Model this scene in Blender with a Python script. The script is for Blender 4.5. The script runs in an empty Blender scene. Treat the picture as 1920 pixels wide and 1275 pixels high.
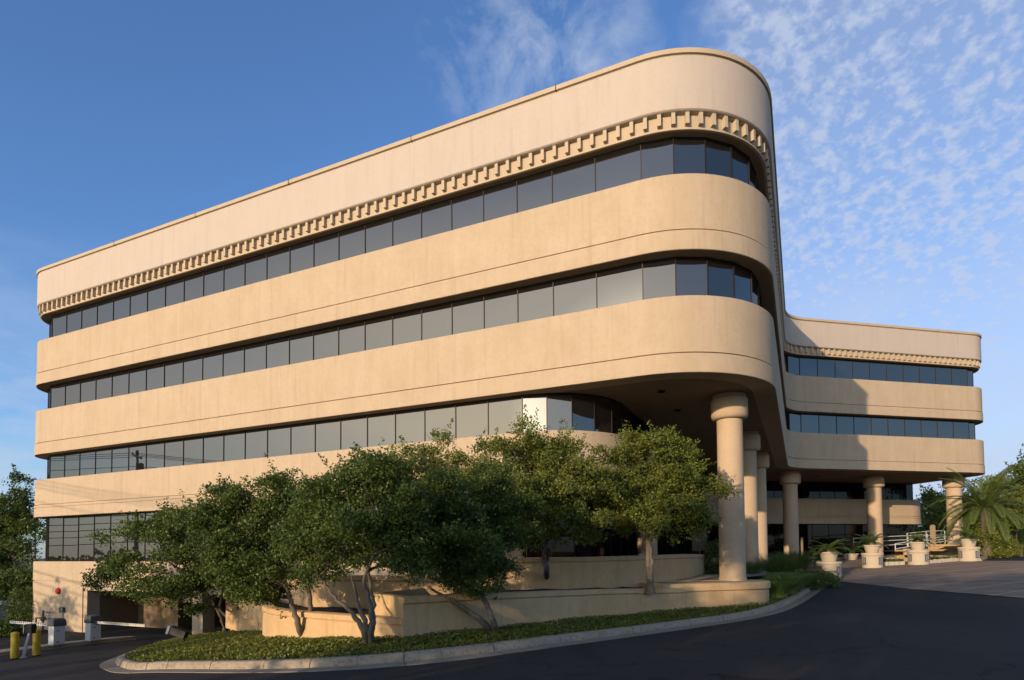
import bpy, bmesh, math, random
import numpy as np
from mathutils import Vector, Matrix
from mathutils.geometry import delaunay_2d_cdt
R = math.radians
random.seed(7)
scene = bpy.context.scene
COL = scene.collection

# ------------------------------------------------------------------ camera (eye at the origin, Y = forward, Z = up)
TILT, ROLL = R(2.1335), R(-0.4241)
cam_d = bpy.data.cameras.new('camera'); cam_d.sensor_width = 36; cam_d.lens = 1150/1920*36
cam_d.shift_y = (993.23-637.5)/1920; cam_d.clip_start = .1; cam_d.clip_end = 3000
cam = bpy.data.objects.new('camera', cam_d); COL.objects.link(cam)
f = Vector((0, math.cos(TILT), math.sin(TILT))); u = Vector((0, -math.sin(TILT), math.cos(TILT))); x = Vector((1, 0, 0))
cx = x*math.cos(ROLL)+u*math.sin(ROLL); cu = -x*math.sin(ROLL)+u*math.cos(ROLL)
cam.matrix_world = Matrix((( cx.x, cu.x, -f.x, 0), (cx.y, cu.y, -f.y, 0), (cx.z, cu.z, -f.z, 0), (0, 0, 0, 1)))
scene.camera = cam

# ------------------------------------------------------------------ sun and sky
SUN_EL, SUN_AZ = R(10.4), math.atan2(-.588, -.809)      # direction towards the sun, azimuth from +Y towards +X
sd = Vector((math.sin(SUN_AZ)*math.cos(SUN_EL), math.cos(SUN_AZ)*math.cos(SUN_EL), math.sin(SUN_EL)))
sun_d = bpy.data.lights.new('sun', 'SUN'); sun_d.energy = 3.85; sun_d.angle = R(.5); sun_d.color = (1, .74, .49)
sun = bpy.data.objects.new('sun', sun_d); COL.objects.link(sun)
sun.rotation_euler = sd.to_track_quat('Z', 'Y').to_euler()
world = bpy.data.worlds.new('World'); scene.world = world; world.use_nodes = True
def nn(nt, t, **k):
    n = nt.nodes.new(t)
    for a, b in k.items():
        if a in n.inputs.keys() if hasattr(n.inputs, 'keys') else False: n.inputs[a].default_value = b
        else: setattr(n, a, b)
    return n
nt = world.node_tree; nt.nodes.clear(); L = nt.links.new
wo = nn(nt, 'ShaderNodeOutputWorld'); bg = nn(nt, 'ShaderNodeBackground'); L(bg.outputs[0], wo.inputs[0])
sky = nn(nt, 'ShaderNodeTexSky'); sky.sky_type = 'NISHITA'; sky.sun_disc = False
sky.sun_elevation = SUN_EL; sky.sun_rotation = SUN_AZ; sky.air_density = 1.0; sky.dust_density = .7; sky.ozone_density = 5
SKY_STR = .15
bg.inputs[1].default_value = SKY_STR
tc = nn(nt, 'ShaderNodeTexCoord'); sep = nn(nt, 'ShaderNodeSeparateXYZ'); L(tc.outputs['Generated'], sep.inputs[0])
def m(op, a, b=None, c=None, clamp=False, tree=None):
    tr = tree or nt
    n = tr.nodes.new('ShaderNodeMath'); n.operation = op; n.use_clamp = clamp
    for i, v in enumerate((a, b, c)):
        if v is None: continue
        if isinstance(v, (int, float)): n.inputs[i].default_value = v
        else: tr.links.new(v, n.inputs[i])
    return n.outputs[0]
def ramp(tr, v, stops):
    n = tr.nodes.new('ShaderNodeValToRGB'); tr.links.new(v, n.inputs[0]); e = n.color_ramp.elements
    while len(e) < len(stops): e.new(.5)
    for i, (p, c) in enumerate(stops):
        e[i].position = p; e[i].color = (c, c, c, 1) if isinstance(c, (int, float)) else (*c, 1)
    return n.outputs[0]
den = m('ADD', m('MAXIMUM', sep.outputs[2], 0), .34)
comb = nn(nt, 'ShaderNodeCombineXYZ'); L(m('DIVIDE', sep.outputs[0], den), comb.inputs[0]); L(m('DIVIDE', sep.outputs[1], den), comb.inputs[1])
def noise(tr, vec, scale, detail=6, rough=.6, dist=0, map_scale=None, rot=None):
    if map_scale or rot:
        mp = tr.nodes.new('ShaderNodeMapping'); tr.links.new(vec, mp.inputs[0])
        if map_scale: mp.inputs['Scale'].default_value = map_scale
        if rot: mp.inputs['Rotation'].default_value = rot
        vec = mp.outputs[0]
    n = tr.nodes.new('ShaderNodeTexNoise'); n.inputs['Scale'].default_value = scale; n.inputs['Detail'].default_value = detail
    n.inputs['Roughness'].default_value = rough; n.inputs['Distortion'].default_value = dist
    tr.links.new(vec, n.inputs['Vector']); return n.outputs[0]
cv = comb.outputs[0]
big = noise(nt, cv, 1.6, 3, .5)
mid = noise(nt, cv, 4.5, 3, .55)
puff = noise(nt, cv, 38, 3, .5, .15, (1, .92, 1), (0, 0, R(-40)))
fine = noise(nt, cv, 85, 3, .55, .1)
wisp = noise(nt, cv, 9, 8, .62, .35, (1, .75, 1), (0, 0, R(25)))
# altocumulus sheet: to the right (east) of the building; fades towards the left
az = m('DIVIDE', sep.outputs[0], m('MAXIMUM', m('ABSOLUTE', sep.outputs[1]), .2))
sheet = m('ADD', m('MULTIPLY', m('SUBTRACT', az, .30), 3.0), m('MULTIPLY', m('SUBTRACT', mid, .5), 1.2))
sheet = m('MULTIPLY', ramp(nt, sheet, [(0, 0), (.45, 1)]), ramp(nt, sep.outputs[1], [(.1, 0), (.4, 1)]))
pp = m('ADD', m('ADD', m('MULTIPLY', puff, .68), m('MULTIPLY', fine, .32)), m('MULTIPLY', m('SUBTRACT', mid, .5), .12))
pf = ramp(nt, pp, [(.40, .30), (.50, .62), (.60, 1)])
veil = ramp(nt, m('ADD', sep.outputs[2], m('MULTIPLY', m('SUBTRACT', mid, .5), .3)), [(.06, .92), (.25, .68), (.45, .34)])
c1 = m('MULTIPLY', sheet, m('MAXIMUM', m('MULTIPLY', pf, .78), veil))
# thin wisps above the middle and low on the left
cen = m('ADD', m('POWER', m('DIVIDE', m('SUBTRACT', az, .06), .22), 2), m('POWER', m('DIVIDE', m('SUBTRACT', sep.outputs[2], .63), .085), 2))
cmask = ramp(nt, m('ADD', cen, m('MULTIPLY', m('SUBTRACT', mid, .5), 1.6)), [(.0, 1), (.999, 0)])
wm = m('MULTIPLY', ramp(nt, m('ADD', wisp, m('MULTIPLY', cmask, .12)), [(.50, 0), (.70, 1)]), m('POWER', cmask, .7))
lowl = m('MULTIPLY', ramp(nt, noise(nt, tc.outputs['Generated'], 3.5, 7, .6, .5, (1, 1, 3.4)), [(.40, 0), (.66, 1)]), ramp(nt, sep.outputs[2], [(.12, 1), (.42, 0)]))
lowl = m('MULTIPLY', lowl, ramp(nt, m('MULTIPLY', az, -1), [(.5, .3), (.85, 1)]))
cl = m('MAXIMUM', c1, m('MAXIMUM', m('MULTIPLY', wm, .62), m('MULTIPLY', lowl, .85)), clamp=True)
hsv = nn(nt, 'ShaderNodeHueSaturation'); hsv.inputs['Saturation'].default_value = .97; hsv.inputs['Value'].default_value = 1.38; hsv.inputs['Hue'].default_value = .503
L(sky.outputs[0], hsv.inputs['Color'])
mix = nn(nt, 'ShaderNodeMix', data_type='RGBA'); L(cl, mix.inputs[0]); L(hsv.outputs[0], mix.inputs[6])
CL = (.44, .50, .63)
mix.inputs[7].default_value = (CL[0]/SKY_STR, CL[1]/SKY_STR, CL[2]/SKY_STR, 1)
# bright haze added around the low sun behind the viewer: warm fill, glass reflections
vd = nt.nodes.new('ShaderNodeVectorMath'); vd.operation = 'DOT_PRODUCT'; L(tc.outputs['Generated'], vd.inputs[0]); vd.inputs[1].default_value = tuple(sd)
hz_n = noise(nt, tc.outputs['Generated'], 2.2, 4, .55, .4, (1, 1, 2.6))
hzf = m('MULTIPLY', m('MULTIPLY', ramp(nt, vd.outputs['Value'], [(.2, 0), (.6, .2), (.78, .45), (.95, 1)]), ramp(nt, sep.outputs[2], [(.0, .42), (.07, .6), (.2, .85), (.36, .62), (.52, .17), (.8, .05)])), m('MULTIPLY_ADD', hz_n, .8, .65), clamp=True)
mix2 = nn(nt, 'ShaderNodeMix', data_type='RGBA'); L(hzf, mix2.inputs[0]); L(mix.outputs[2], mix2.inputs[6])
glow = nt.nodes.new('ShaderNodeMix'); glow.data_type = 'RGBA'; L(ramp(nt, vd.outputs['Value'], [(.97, 0), (.993, .6), (1, 1)]), glow.inputs[0])
glow.inputs[6].default_value = (1.9/SKY_STR, 1.75/SKY_STR, 1.42/SKY_STR, 1); glow.inputs[7].default_value = (6.5/SKY_STR, 6.2/SKY_STR, 5.2/SKY_STR, 1)
L(glow.outputs[2], mix2.inputs[7]); L(mix2.outputs[2], bg.inputs[0])
scene.view_settings.view_transform = 'Standard'; scene.view_settings.look = 'None'
scene.view_settings.exposure = 0.35; scene.view_settings.gamma = 1
scene.cycles.max_bounces = 6; scene.cycles.diffuse_bounces = 3; scene.cycles.glossy_bounces = 4; scene.cycles.transparent_max_bounces = 6
scene.cycles.use_denoising = True; scene.cycles.sample_clamp_indirect = 6

# ------------------------------------------------------------------ materials
ALB = .72
def mat(name, color=(.5, .5, .5), rough=.8, metal=0, spec=.3, var=None, bump=None, emit=None, streak=None, speck=None, drip=0):
    """var=(scale, amount, colour2) noise mottling; bump=(scale, strength); streak=(amount) vertical weathering; speck=(scale, amount, colour)"""
    color = tuple(c*ALB for c in color)
    if var: var = (var[0], var[1], tuple(c*ALB for c in var[2]))
    if streak: streak = (streak[0], tuple(c*ALB for c in streak[1]))
    if speck: speck = (speck[0], speck[1], tuple(c*ALB for c in speck[2]))
    mt = bpy.data.materials.new(name); mt.use_nodes = True; t = mt.node_tree; b = t.nodes['Principled BSDF']
    b.inputs['Base Color'].default_value = (*color, 1); b.inputs['Roughness'].default_value = rough; b.inputs['Metallic'].default_value = metal
    b.inputs['Specular IOR Level'].default_value = spec
    g = t.nodes.new('ShaderNodeNewGeometry').outputs['Position']
    cur = None
    def mixc(fac, a, c2):
        n = t.nodes.new('ShaderNodeMix'); n.data_type = 'RGBA'; t.links.new(fac, n.inputs[0])
        if a is None: n.inputs[6].default_value = (*color, 1)
        else: t.links.new(a, n.inputs[6])
        n.inputs[7].default_value = (*c2, 1); return n.outputs[2]
    if var:
        v = noise(t, g, var[0], 6, .65); cur = mixc(m('MULTIPLY', ramp(t, v, [(.35, 0), (.7, 1)]), var[1], tree=t), cur, var[2])
    if streak:
        v = noise(t, g, 2.2, 5, .6, 0, (1, 1, .12)); cur = mixc(m('MULTIPLY', ramp(t, v, [(.42, 0), (.72, 1)]), streak[0], tree=t), cur, streak[1])
    if drip:
        v = noise(t, g, 5.5, 4, .6, 0, (1, 1, .05)); cur = mixc(m('MULTIPLY', ramp(t, v, [(.54, 0), (.74, 1)]), drip, tree=t), cur, tuple(c*.62 for c in color))
    if speck:
        v = noise(t, g, speck[0], 2, .5); cur = mixc(m('MULTIPLY', ramp(t, v, [(.5, 0), (.66, 1)]), speck[1], tree=t), cur, speck[2])
    if cur is not None: t.links.new(cur, b.inputs['Base Color'])
    if bump:
        bn = t.nodes.new('ShaderNodeBump'); bn.inputs['Strength'].default_value = bump[1]; bn.inputs['Distance'].default_value = .02
        t.links.new(noise(t, g, bump[0], 6, .7), bn.inputs['Height']); t.links.new(bn.outputs[0], b.inputs['Normal'])
    if emit:
        b.inputs['Emission Color'].default_value = (*emit[:3], 1); b.inputs['Emission Strength'].default_value = emit[3]
    return mt
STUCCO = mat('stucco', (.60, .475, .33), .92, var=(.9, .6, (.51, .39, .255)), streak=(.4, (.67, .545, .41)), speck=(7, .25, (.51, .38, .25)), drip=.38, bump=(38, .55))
STUCCO2 = mat('stucco_parapet', (.60, .52, .45), .92, var=(.8, .4, (.56, .47, .38)), streak=(.3, (.66, .58, .50)), speck=(8, .18, (.53, .45, .36)), drip=.28, bump=(38, .5))
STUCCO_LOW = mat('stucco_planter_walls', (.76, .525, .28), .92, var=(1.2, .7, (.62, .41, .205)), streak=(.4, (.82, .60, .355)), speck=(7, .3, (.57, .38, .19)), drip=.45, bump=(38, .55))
COPING = mat('coping_paint', (.60, .485, .35), .85, var=(2, .5, (.52, .41, .285)), bump=(30, .3))
SOFFIT_SHADE = mat('soffit_shade_stucco', (.36, .275, .185), .95, var=(1.5, .5, (.28, .21, .14)), bump=(30, .5))  # darker than the wall stucco: shade of the undersides put into the colour
COLUMN = mat('column_stucco', (.64, .49, .335), .9, var=(1.4, .5, (.56, .41, .27)), speck=(10, .2, (.5, .37, .24)), bump=(40, .5))
FRAME = mat('bronze_frame', (.035, .026, .02), .45, .4)
DARK = mat('dark_interior', (.012, .011, .010), .9)
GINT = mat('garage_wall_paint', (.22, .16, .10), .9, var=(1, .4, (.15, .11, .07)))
CONC = mat('concrete_kerb', (.50, .41, .29), .9, var=(2, .8, (.34, .275, .20)), speck=(14, .55, (.20, .165, .125)), bump=(60, .5))
CONC2 = mat('concrete_gutter', (.36, .305, .235), .9, var=(2, .6, (.26, .22, .17)), speck=(26, .35, (.16, .14, .115)), bump=(60, .4))
ASPH = mat('asphalt', (.036, .035, .034), .85, spec=.2, var=(.28, .8, (.024, .0235, .023)), streak=None, speck=(60, .5, (.07, .066, .06)), bump=(140, .5))
SOIL = mat('planting_soil', (.045, .03, .02), 1, var=(6, .6, (.025, .017, .012)), bump=(20, 1))
GROUND = mat('ground_dirt', (.12, .10, .07), 1, var=(.3, .7, (.07, .08, .04)), bump=(6, 1))
WHITE = mat('white_paint', (.75, .76, .76), .45, var=(5, .2, (.6, .6, .58)))
GREY = mat('grey_plastic', (.10, .11, .12), .5)
YEL = mat('yellow_paint', (.62, .44, .02), .5, var=(7, .35, (.5, .33, .02)))
BLACK = mat('black_metal', (.015, .015, .017), .4)
RED = mat('red_paint', (.5, .02, .015), .35)
CREAM = mat('cream_cast_stone', (.62, .53, .40), .85, var=(6, .4, (.52, .43, .31)), bump=(50, .3))
LENS = mat('lamp_lens', (.25, .27, .3), .15)
WOOD = mat('weathered_post', (.50, .38, .25), .9, var=(5, .5, (.36, .26, .17)))
BROWN = mat('brown_sign', (.09, .035, .03), .5)
BARK = mat('oak_bark', (.22, .185, .15), .95, var=(7, .8, (.12, .10, .08)), bump=(25, 1))
TWIG = mat('oak_twigs', (.09, .075, .055), .95)
STONE = mat('limestone_edging', (.62, .55, .44), .9, var=(4, .5, (.45, .38, .28)))
STEEL = mat('galvanised_steel', (.5, .5, .5), .35, .7)
CARW = mat('car_paint_white', (.7, .7, .7), .25, spec=.6)
RUBBER = mat('rubber', (.02, .02, .02), .8)
def paver_mat():
    mt = bpy.data.materials.new('plaza_pavers'); mt.use_nodes = True; t = mt.node_tree; b = t.nodes['Principled BSDF']
    g = t.nodes.new('ShaderNodeNewGeometry').outputs['Position']
    def lines(angle, gap, w, off=0.):
        mp = t.nodes.new('ShaderNodeMapping'); mp.vector_type = 'POINT'; t.links.new(g, mp.inputs[0]); mp.inputs['Rotation'].default_value = (0, 0, R(angle))
        s = t.nodes.new('ShaderNodeSeparateXYZ'); t.links.new(mp.outputs[0], s.inputs[0])
        fr = m('FRACT', m('ADD', m('DIVIDE', s.outputs[0], gap, tree=t), off, tree=t), tree=t)
        return m('LESS_THAN', fr, w/gap, tree=t)
    a = m('MAXIMUM', lines(66, 1.5, .10), lines(112, 1.5, .10), tree=t)
    n1 = noise(t, g, .7, 6, .7)
    c = t.nodes.new('ShaderNodeMix'); c.data_type = 'RGBA'; t.links.new(ramp(t, n1, [(.3, 0), (.7, 1)]), c.inputs[0])
    c.inputs[6].default_value = (.25, .175, .115, 1); c.inputs[7].default_value = (.16, .115, .085, 1)
    c2 = t.nodes.new('ShaderNodeMix'); c2.data_type = 'RGBA'; t.links.new(m('MULTIPLY', a, .6, tree=t), c2.inputs[0]); t.links.new(c.outputs[2], c2.inputs[6]); c2.inputs[7].default_value = (.42, .33, .23, 1)
    t.links.new(c2.outputs[2], b.inputs['Base Color']); b.inputs['Roughness'].default_value = .85
    bn = t.nodes.new('ShaderNodeBump'); bn.inputs['Strength'].default_value = .4; bn.inputs['Distance'].default_value = .02
    t.links.new(noise(t, g, 45, 4, .7), bn.inputs['Height']); t.links.new(bn.outputs[0], b.inputs['Normal'])
    return mt
PAVER = paver_mat()
def crack_asphalt():
    t = ASPH.node_tree; b = t.nodes['Principled BSDF']; src = b.inputs['Base Color'].links[0].from_socket
    g = t.nodes.new('ShaderNodeNewGeometry').outputs['Position']
    nz = t.nodes.new('ShaderNodeTexNoise'); nz.inputs['Scale'].default_value = 1.3; nz.inputs['Detail'].default_value = 5; t.links.new(g, nz.inputs['Vector'])
    ad = t.nodes.new('ShaderNodeVectorMath'); ad.operation = 'MULTIPLY_ADD'; t.links.new(nz.outputs['Color'], ad.inputs[0]); ad.inputs[1].default_value = (.9,)*3; t.links.new(g, ad.inputs[2])
    v = t.nodes.new('ShaderNodeTexVoronoi'); v.feature = 'DISTANCE_TO_EDGE'; v.inputs['Scale'].default_value = .17; t.links.new(ad.outputs[0], v.inputs['Vector'])
    cr_ = m('MULTIPLY', m('LESS_THAN', v.outputs['Distance'], .0045, tree=t), ramp(t, noise(t, g, .35, 2, .5), [(.44, 0), (.52, .9)]), tree=t)
    c = t.nodes.new('ShaderNodeMix'); c.data_type = 'RGBA'; t.links.new(cr_, c.inputs[0]); t.links.new(src, c.inputs[6]); c.inputs[7].default_value = (.008, .008, .008, 1)
    # worn, paler wheel paths and drips
    w = ramp(t, noise(t, g, .5, 5, .65, .3, (1, .16, 1), (0, 0, R(-32))), [(.45, 0), (.72, .55)])
    c2 = t.nodes.new('ShaderNodeMix'); c2.data_type = 'RGBA'; t.links.new(w, c2.inputs[0]); t.links.new(c.outputs[2], c2.inputs[6]); c2.inputs[7].default_value = (.046, .043, .040, 1)
    st = ramp(t, noise(t, g, 1.9, 2, .4), [(.68, 0), (.74, .7)])
    c3 = t.nodes.new('ShaderNodeMix'); c3.data_type = 'RGBA'; t.links.new(st, c3.inputs[0]); t.links.new(c2.outputs[2], c3.inputs[6]); c3.inputs[7].default_value = (.012, .012, .012, 1)
    t.links.new(c3.outputs[2], b.inputs['Base Color'])
crack_asphalt()
def glass_mat(name, refl, base, rough=.012):
    mt = bpy.data.materials.new(name); mt.use_nodes = True; t = mt.node_tree; t.nodes.clear()
    o = t.nodes.new('ShaderNodeOutputMaterial'); mx = t.nodes.new('ShaderNodeAddShader'); t.links.new(mx.outputs[0], o.inputs[0])
    d = t.nodes.new('ShaderNodeBsdfDiffuse'); d.inputs[0].default_value = (*base, 1); g = t.nodes.new('ShaderNodeBsdfGlossy'); g.inputs['Roughness'].default_value = rough
    g.inputs[0].default_value = (*refl, 1)
    p = t.nodes.new('ShaderNodeNewGeometry').outputs['Position']; bn = t.nodes.new('ShaderNodeBump'); bn.inputs['Strength'].default_value = .012; bn.inputs['Distance'].default_value = .1
    t.links.new(noise(t, p, .8, 2, .5), bn.inputs['Height']); t.links.new(bn.outputs[0], g.inputs['Normal'])
    t.links.new(d.outputs[0], mx.inputs[0]); t.links.new(g.outputs[0], mx.inputs[1]); return mt
GLASS = glass_mat('bronze_tinted_glass', (.185, .17, .148), (.008, .008, .009))
GLASSD = glass_mat('storefront_shade_glass', (.035, .032, .03), (.003, .003, .003))  # reflection cut low: shade under the overhang is put into the glass
CARG = glass_mat('car_glass', (.2, .2, .2), (.01, .01, .01))
def leaf_mat(name, c1, c2, trans=.35, rough=.5):
    mt = bpy.data.materials.new(name); mt.use_nodes = True; t = mt.node_tree; t.nodes.clear()
    o = t.nodes.new('ShaderNodeOutputMaterial'); at = t.nodes.new('ShaderNodeAttribute'); at.attribute_name = 'tone'
    c = t.nodes.new('ShaderNodeMix'); c.data_type = 'RGBA'; t.links.new(at.outputs['Fac'], c.inputs[0]); c.inputs[6].default_value = (*c1, 1); c.inputs[7].default_value = (*c2, 1)
    b = t.nodes.new('ShaderNodeBsdfPrincipled'); t.links.new(c.outputs[2], b.inputs['Base Color']); b.inputs['Roughness'].default_value = rough; b.inputs['Specular IOR Level'].default_value = .35
    tr = t.nodes.new('ShaderNodeBsdfTranslucent'); t.links.new(c.outputs[2], tr.inputs[0])
    mx = t.nodes.new('ShaderNodeMixShader'); mx.inputs[0].default_value = trans; t.links.new(b.outputs[0], mx.inputs[1]); t.links.new(tr.outputs[0], mx.inputs[2]); t.links.new(mx.outputs[0], o.inputs[0])
    return mt
LEAF = [leaf_mat('oak_leaf', (.043, .082, .015), (.125, .17, .034)), leaf_mat('bright_leaf', (.078, .115, .016), (.19, .21, .038)), leaf_mat('oleander_leaf', (.09, .14, .022), (.24, .27, .05))]
PALML = leaf_mat('palm_leaf', (.06, .10, .022), (.14, .18, .045), .25)
SAGOL = leaf_mat('sago_leaf', (.045, .085, .02), (.10, .15, .03), .2)
GRASSL = leaf_mat('grass_blade', (.13, .22, .05), (.30, .40, .12), .3)
COVER = leaf_mat('ground_cover_leaf', (.075, .11, .014), (.19, .20, .03), .3)
FLOWER = leaf_mat('white_blossom', (.6, .6, .52), (.7, .68, .6), .3)

# ------------------------------------------------------------------ tags and mesh builder
def tag(o, label=None, cat=None, group=None, kind=None):
    if label: o['label'] = label
    if cat: o['category'] = cat
    if group: o['group'] = group
    if kind: o['kind'] = kind
    return o
def empty(name, loc, label=None, cat=None, group=None, rz=0):
    o = bpy.data.objects.new(name, None); COL.objects.link(o); o.location = loc; o.rotation_euler.z = rz
    return tag(o, label, cat, group)
class MB:
    def __init__(s): s.v = []; s.f = []; s.mi = []
    def add(s, vs, fs, mi=0):
        b = len(s.v); s.v += [tuple(q) for q in vs]; s.f += [tuple(b+i for i in q) for q in fs]; s.mi += [mi]*len(fs); return s
    def box(s, c, d, rz=0, mi=0, M=None, taper=1.):
        vs = []
        for z in (-.5, .5):
            k = 1 if z < 0 else taper
            for (a, b) in ((-.5, -.5), (.5, -.5), (.5, .5), (-.5, .5)):
                px, py = a*d[0]*k, b*d[1]*k; vs.append(Vector((px*math.cos(rz)-py*math.sin(rz), px*math.sin(rz)+py*math.cos(rz), z*d[2])))
        if M: vs = [M @ q for q in vs]
        vs = [(q[0]+c[0], q[1]+c[1], q[2]+c[2]) for q in vs]
        return s.add(vs, [(3, 2, 1, 0), (4, 5, 6, 7), (0, 1, 5, 4), (1, 2, 6, 5), (2, 3, 7, 6), (3, 0, 4, 7)], mi)
    def tube(s, pts, rad, n=8, mi=0, cap=True):
        pts = [Vector(p) for p in pts]
        if isinstance(rad, (int, float)): rad = [rad]*len(pts)
        rings = []; up = None
        for i, p in enumerate(pts):
            t = (pts[min(i+1, len(pts)-1)]-pts[max(i-1, 0)]).normalized()
            if up is None:
                up = t.orthogonal().normalized()
            up = (up-t*up.dot(t)).normalized(); w = t.cross(up)
            rings.append([p+(up*math.cos(a)+w*math.sin(a))*rad[i] for a in [2*math.pi*k/n for k in range(n)]])
        vs = [q for r in rings for q in r]; fs = []
        for i in range(len(pts)-1):
            for k in range(n): fs.append((i*n+k, i*n+(k+1) % n, (i+1)*n+(k+1) % n, (i+1)*n+k))
        if cap: fs += [tuple(range(n-1, -1, -1)), tuple((len(pts)-1)*n+k for k in range(n))]
        return s.add(vs, fs, mi)
    def lathe(s, prof, c=(0, 0, 0), n=32, mi=0, cap=True):
        vs = []; fs = []
        for (r, z) in prof:
            for k in range(n): a = 2*math.pi*k/n; vs.append((c[0]+r*math.cos(a), c[1]+r*math.sin(a), c[2]+z))
        for i in range(len(prof)-1):
            for k in range(n): fs.append((i*n+k, i*n+(k+1) % n, (i+1)*n+(k+1) % n, (i+1)*n+k))
        if cap: fs += [tuple(range(n-1, -1, -1)), tuple((len(prof)-1)*n+k for k in range(n))]
        return s.add(vs, fs, mi)
    def sweep(s, path, prof, closed=True, cap=True, mi=0):
        """path: [(x,y,nx,ny[,z])]; prof: closed ring of (offset, z)"""
        n = len(prof); vs = []; fs = []
        for q in path:
            zb = q[4] if len(q) > 4 else 0
            for (o, z) in prof: vs.append((q[0]+q[2]*o, q[1]+q[3]*o, z+zb))
        k = len(path)
        for i in range(k if closed else k-1):
            j = (i+1) % k
            for a in range(n): b = (a+1) % n; fs.append((i*n+a, i*n+b, j*n+b, j*n+a))
        if not closed and cap: fs += [tuple(range(n)), tuple((k-1)*n+a for a in range(n-1, -1, -1))]
        return s.add(vs, fs, mi)
    def build(s, name, mats, parent=None, smooth=None, recalc=True):
        me = bpy.data.meshes.new(name); me.from_pydata(s.v, [], s.f)
        if not isinstance(mats, (list, tuple)): mats = [mats]
        for q in mats: me.materials.append(q)
        if len(mats) > 1: me.polygons.foreach_set('material_index', s.mi)
        if recalc:
            bm = bmesh.new(); bm.from_mesh(me); bmesh.ops.recalc_face_normals(bm, faces=bm.faces); bm.to_mesh(me); bm.free()
        if smooth:
            me.shade_smooth(); me.set_sharp_from_angle(angle=R(smooth))
        me.update()
        o = bpy.data.objects.new(name, me); COL.objects.link(o); o.parent = parent
        return o
def ngon(pts, z, name, mt, parent=None):
    vs = [Vector((p[0], p[1])) for p in pts]; n = len(vs)
    r = delaunay_2d_cdt(vs, [(i, (i+1) % n) for i in range(n)], [], 1, 1e-5)
    b = MB(); b.add([(q.x, q.y, z) for q in r[0]], r[2]); return b.build(name, mt, parent, recalc=False)

# ------------------------------------------------------------------ terrain height
CP = np.array([(0,0,-1.6),(0,8,-1.72),(-9.5,14.7,-2.62),(-18.5,22,-3.6),(-16.3,26,-3.6),(-14.5,27.6,-3.72),(-24.5,32,-3.85),(-40,45,-4.2),(-70,70,-4.5),(-22,8,-3.4),(7.3,18.3,-1.97),(14.6,28.5,-1.33),(19.5,34,-.97),(25,38,-.65),(20,20,-1.3),(38,44,-.1),(60,55,.9),(14,2,-1.5),(-12,-6,-2.2),(0,-40,-1.8),(45,5,-.9),(90,90,1.5),(-60,10,-4.2),(20,45,-.75),(34,50,-.3),(2,24,-2.2)], float)
_n = len(CP); _d2 = ((CP[:, None, :2]-CP[None, :, :2])**2).sum(-1)
_K = np.where(_d2 > 0, _d2*np.log(_d2+1e-9)*.5, 0)+np.eye(_n)*.5; _P = np.c_[np.ones(_n), CP[:, :2]]
W = np.linalg.solve(np.block([[_K, _P], [_P.T, np.zeros((3, 3))]]), np.r_[CP[:, 2], 0, 0, 0])
def G(x, y):
    x = np.clip(np.asarray(x, float), -75, 80); y = np.clip(np.asarray(y, float), -40, 90)
    d2 = (x[..., None]-CP[:, 0])**2+(y[..., None]-CP[:, 1])**2
    return (np.where(d2 > 0, d2*np.log(d2+1e-9)*.5, 0) @ W[:-3])+W[-3]+W[-2]*x+W[-1]*y
def g1(x, y): return float(G(x, y))
def grid_sheet(name, mt, xs, ys, off, kind='structure'):
    X, Y = np.meshgrid(xs, ys); Z = G(X, Y)+off; nx = len(xs); ny = len(ys)
    vs = np.c_[X.ravel(), Y.ravel(), Z.ravel()]; b = MB()
    b.v = [tuple(q) for q in vs.tolist()]; b.f = [(j*nx+i, j*nx+i+1, (j+1)*nx+i+1, (j+1)*nx+i) for j in range(ny-1) for i in range(nx-1)]; b.mi = [0]*len(b.f)
    o = b.build(name, mt, smooth=60, recalc=False); o['kind'] = kind; return o
def drape(name, poly, off, mt, step=.8, zf=None, parent=None, kind='structure'):
    P = [Vector(p[:2]) for p in poly]; n = len(P)
    xs = [p.x for p in P]; ys = [p.y for p in P]; pts = list(P)
    for i in np.arange(min(xs), max(xs), step):
        for j in np.arange(min(ys), max(ys), step): pts.append(Vector((i+.01, j+.013)))
    r = delaunay_2d_cdt(pts, [(i, (i+1) % n) for i in range(n)], [], 1, 1e-5)
    vx = np.array([q.x for q in r[0]]); vy = np.array([q.y for q in r[0]]); z = (G(vx, vy) if zf is None else zf(vx, vy))+off
    b = MB(); b.add(list(zip(vx.tolist(), vy.tolist(), z.tolist())), r[2]); o = b.build(name, mt, parent, smooth=60, recalc=False)
    if kind: o['kind'] = kind
    return o
def inpoly(px, py, poly):
    c = np.zeros(px.shape, bool); n = len(poly); j = n-1
    for i in range(n):
        xi, yi = poly[i][:2]; xj, yj = poly[j][:2]
        c ^= ((yi > py) != (yj > py)) & (px < (xj-xi)*(py-yi)/(yj-yi+1e-12)+xi); j = i
    return c
xs = np.concatenate([[-900, -400, -200, -120], np.arange(-76, 82, 2.), [120, 200, 400, 900]]); ys = np.concatenate([[-300, -120, -60], np.arange(-41, 92, 2.), [130, 220, 500, 1200]])
grid_sheet('ground', GROUND, xs, ys, -.05)

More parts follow.
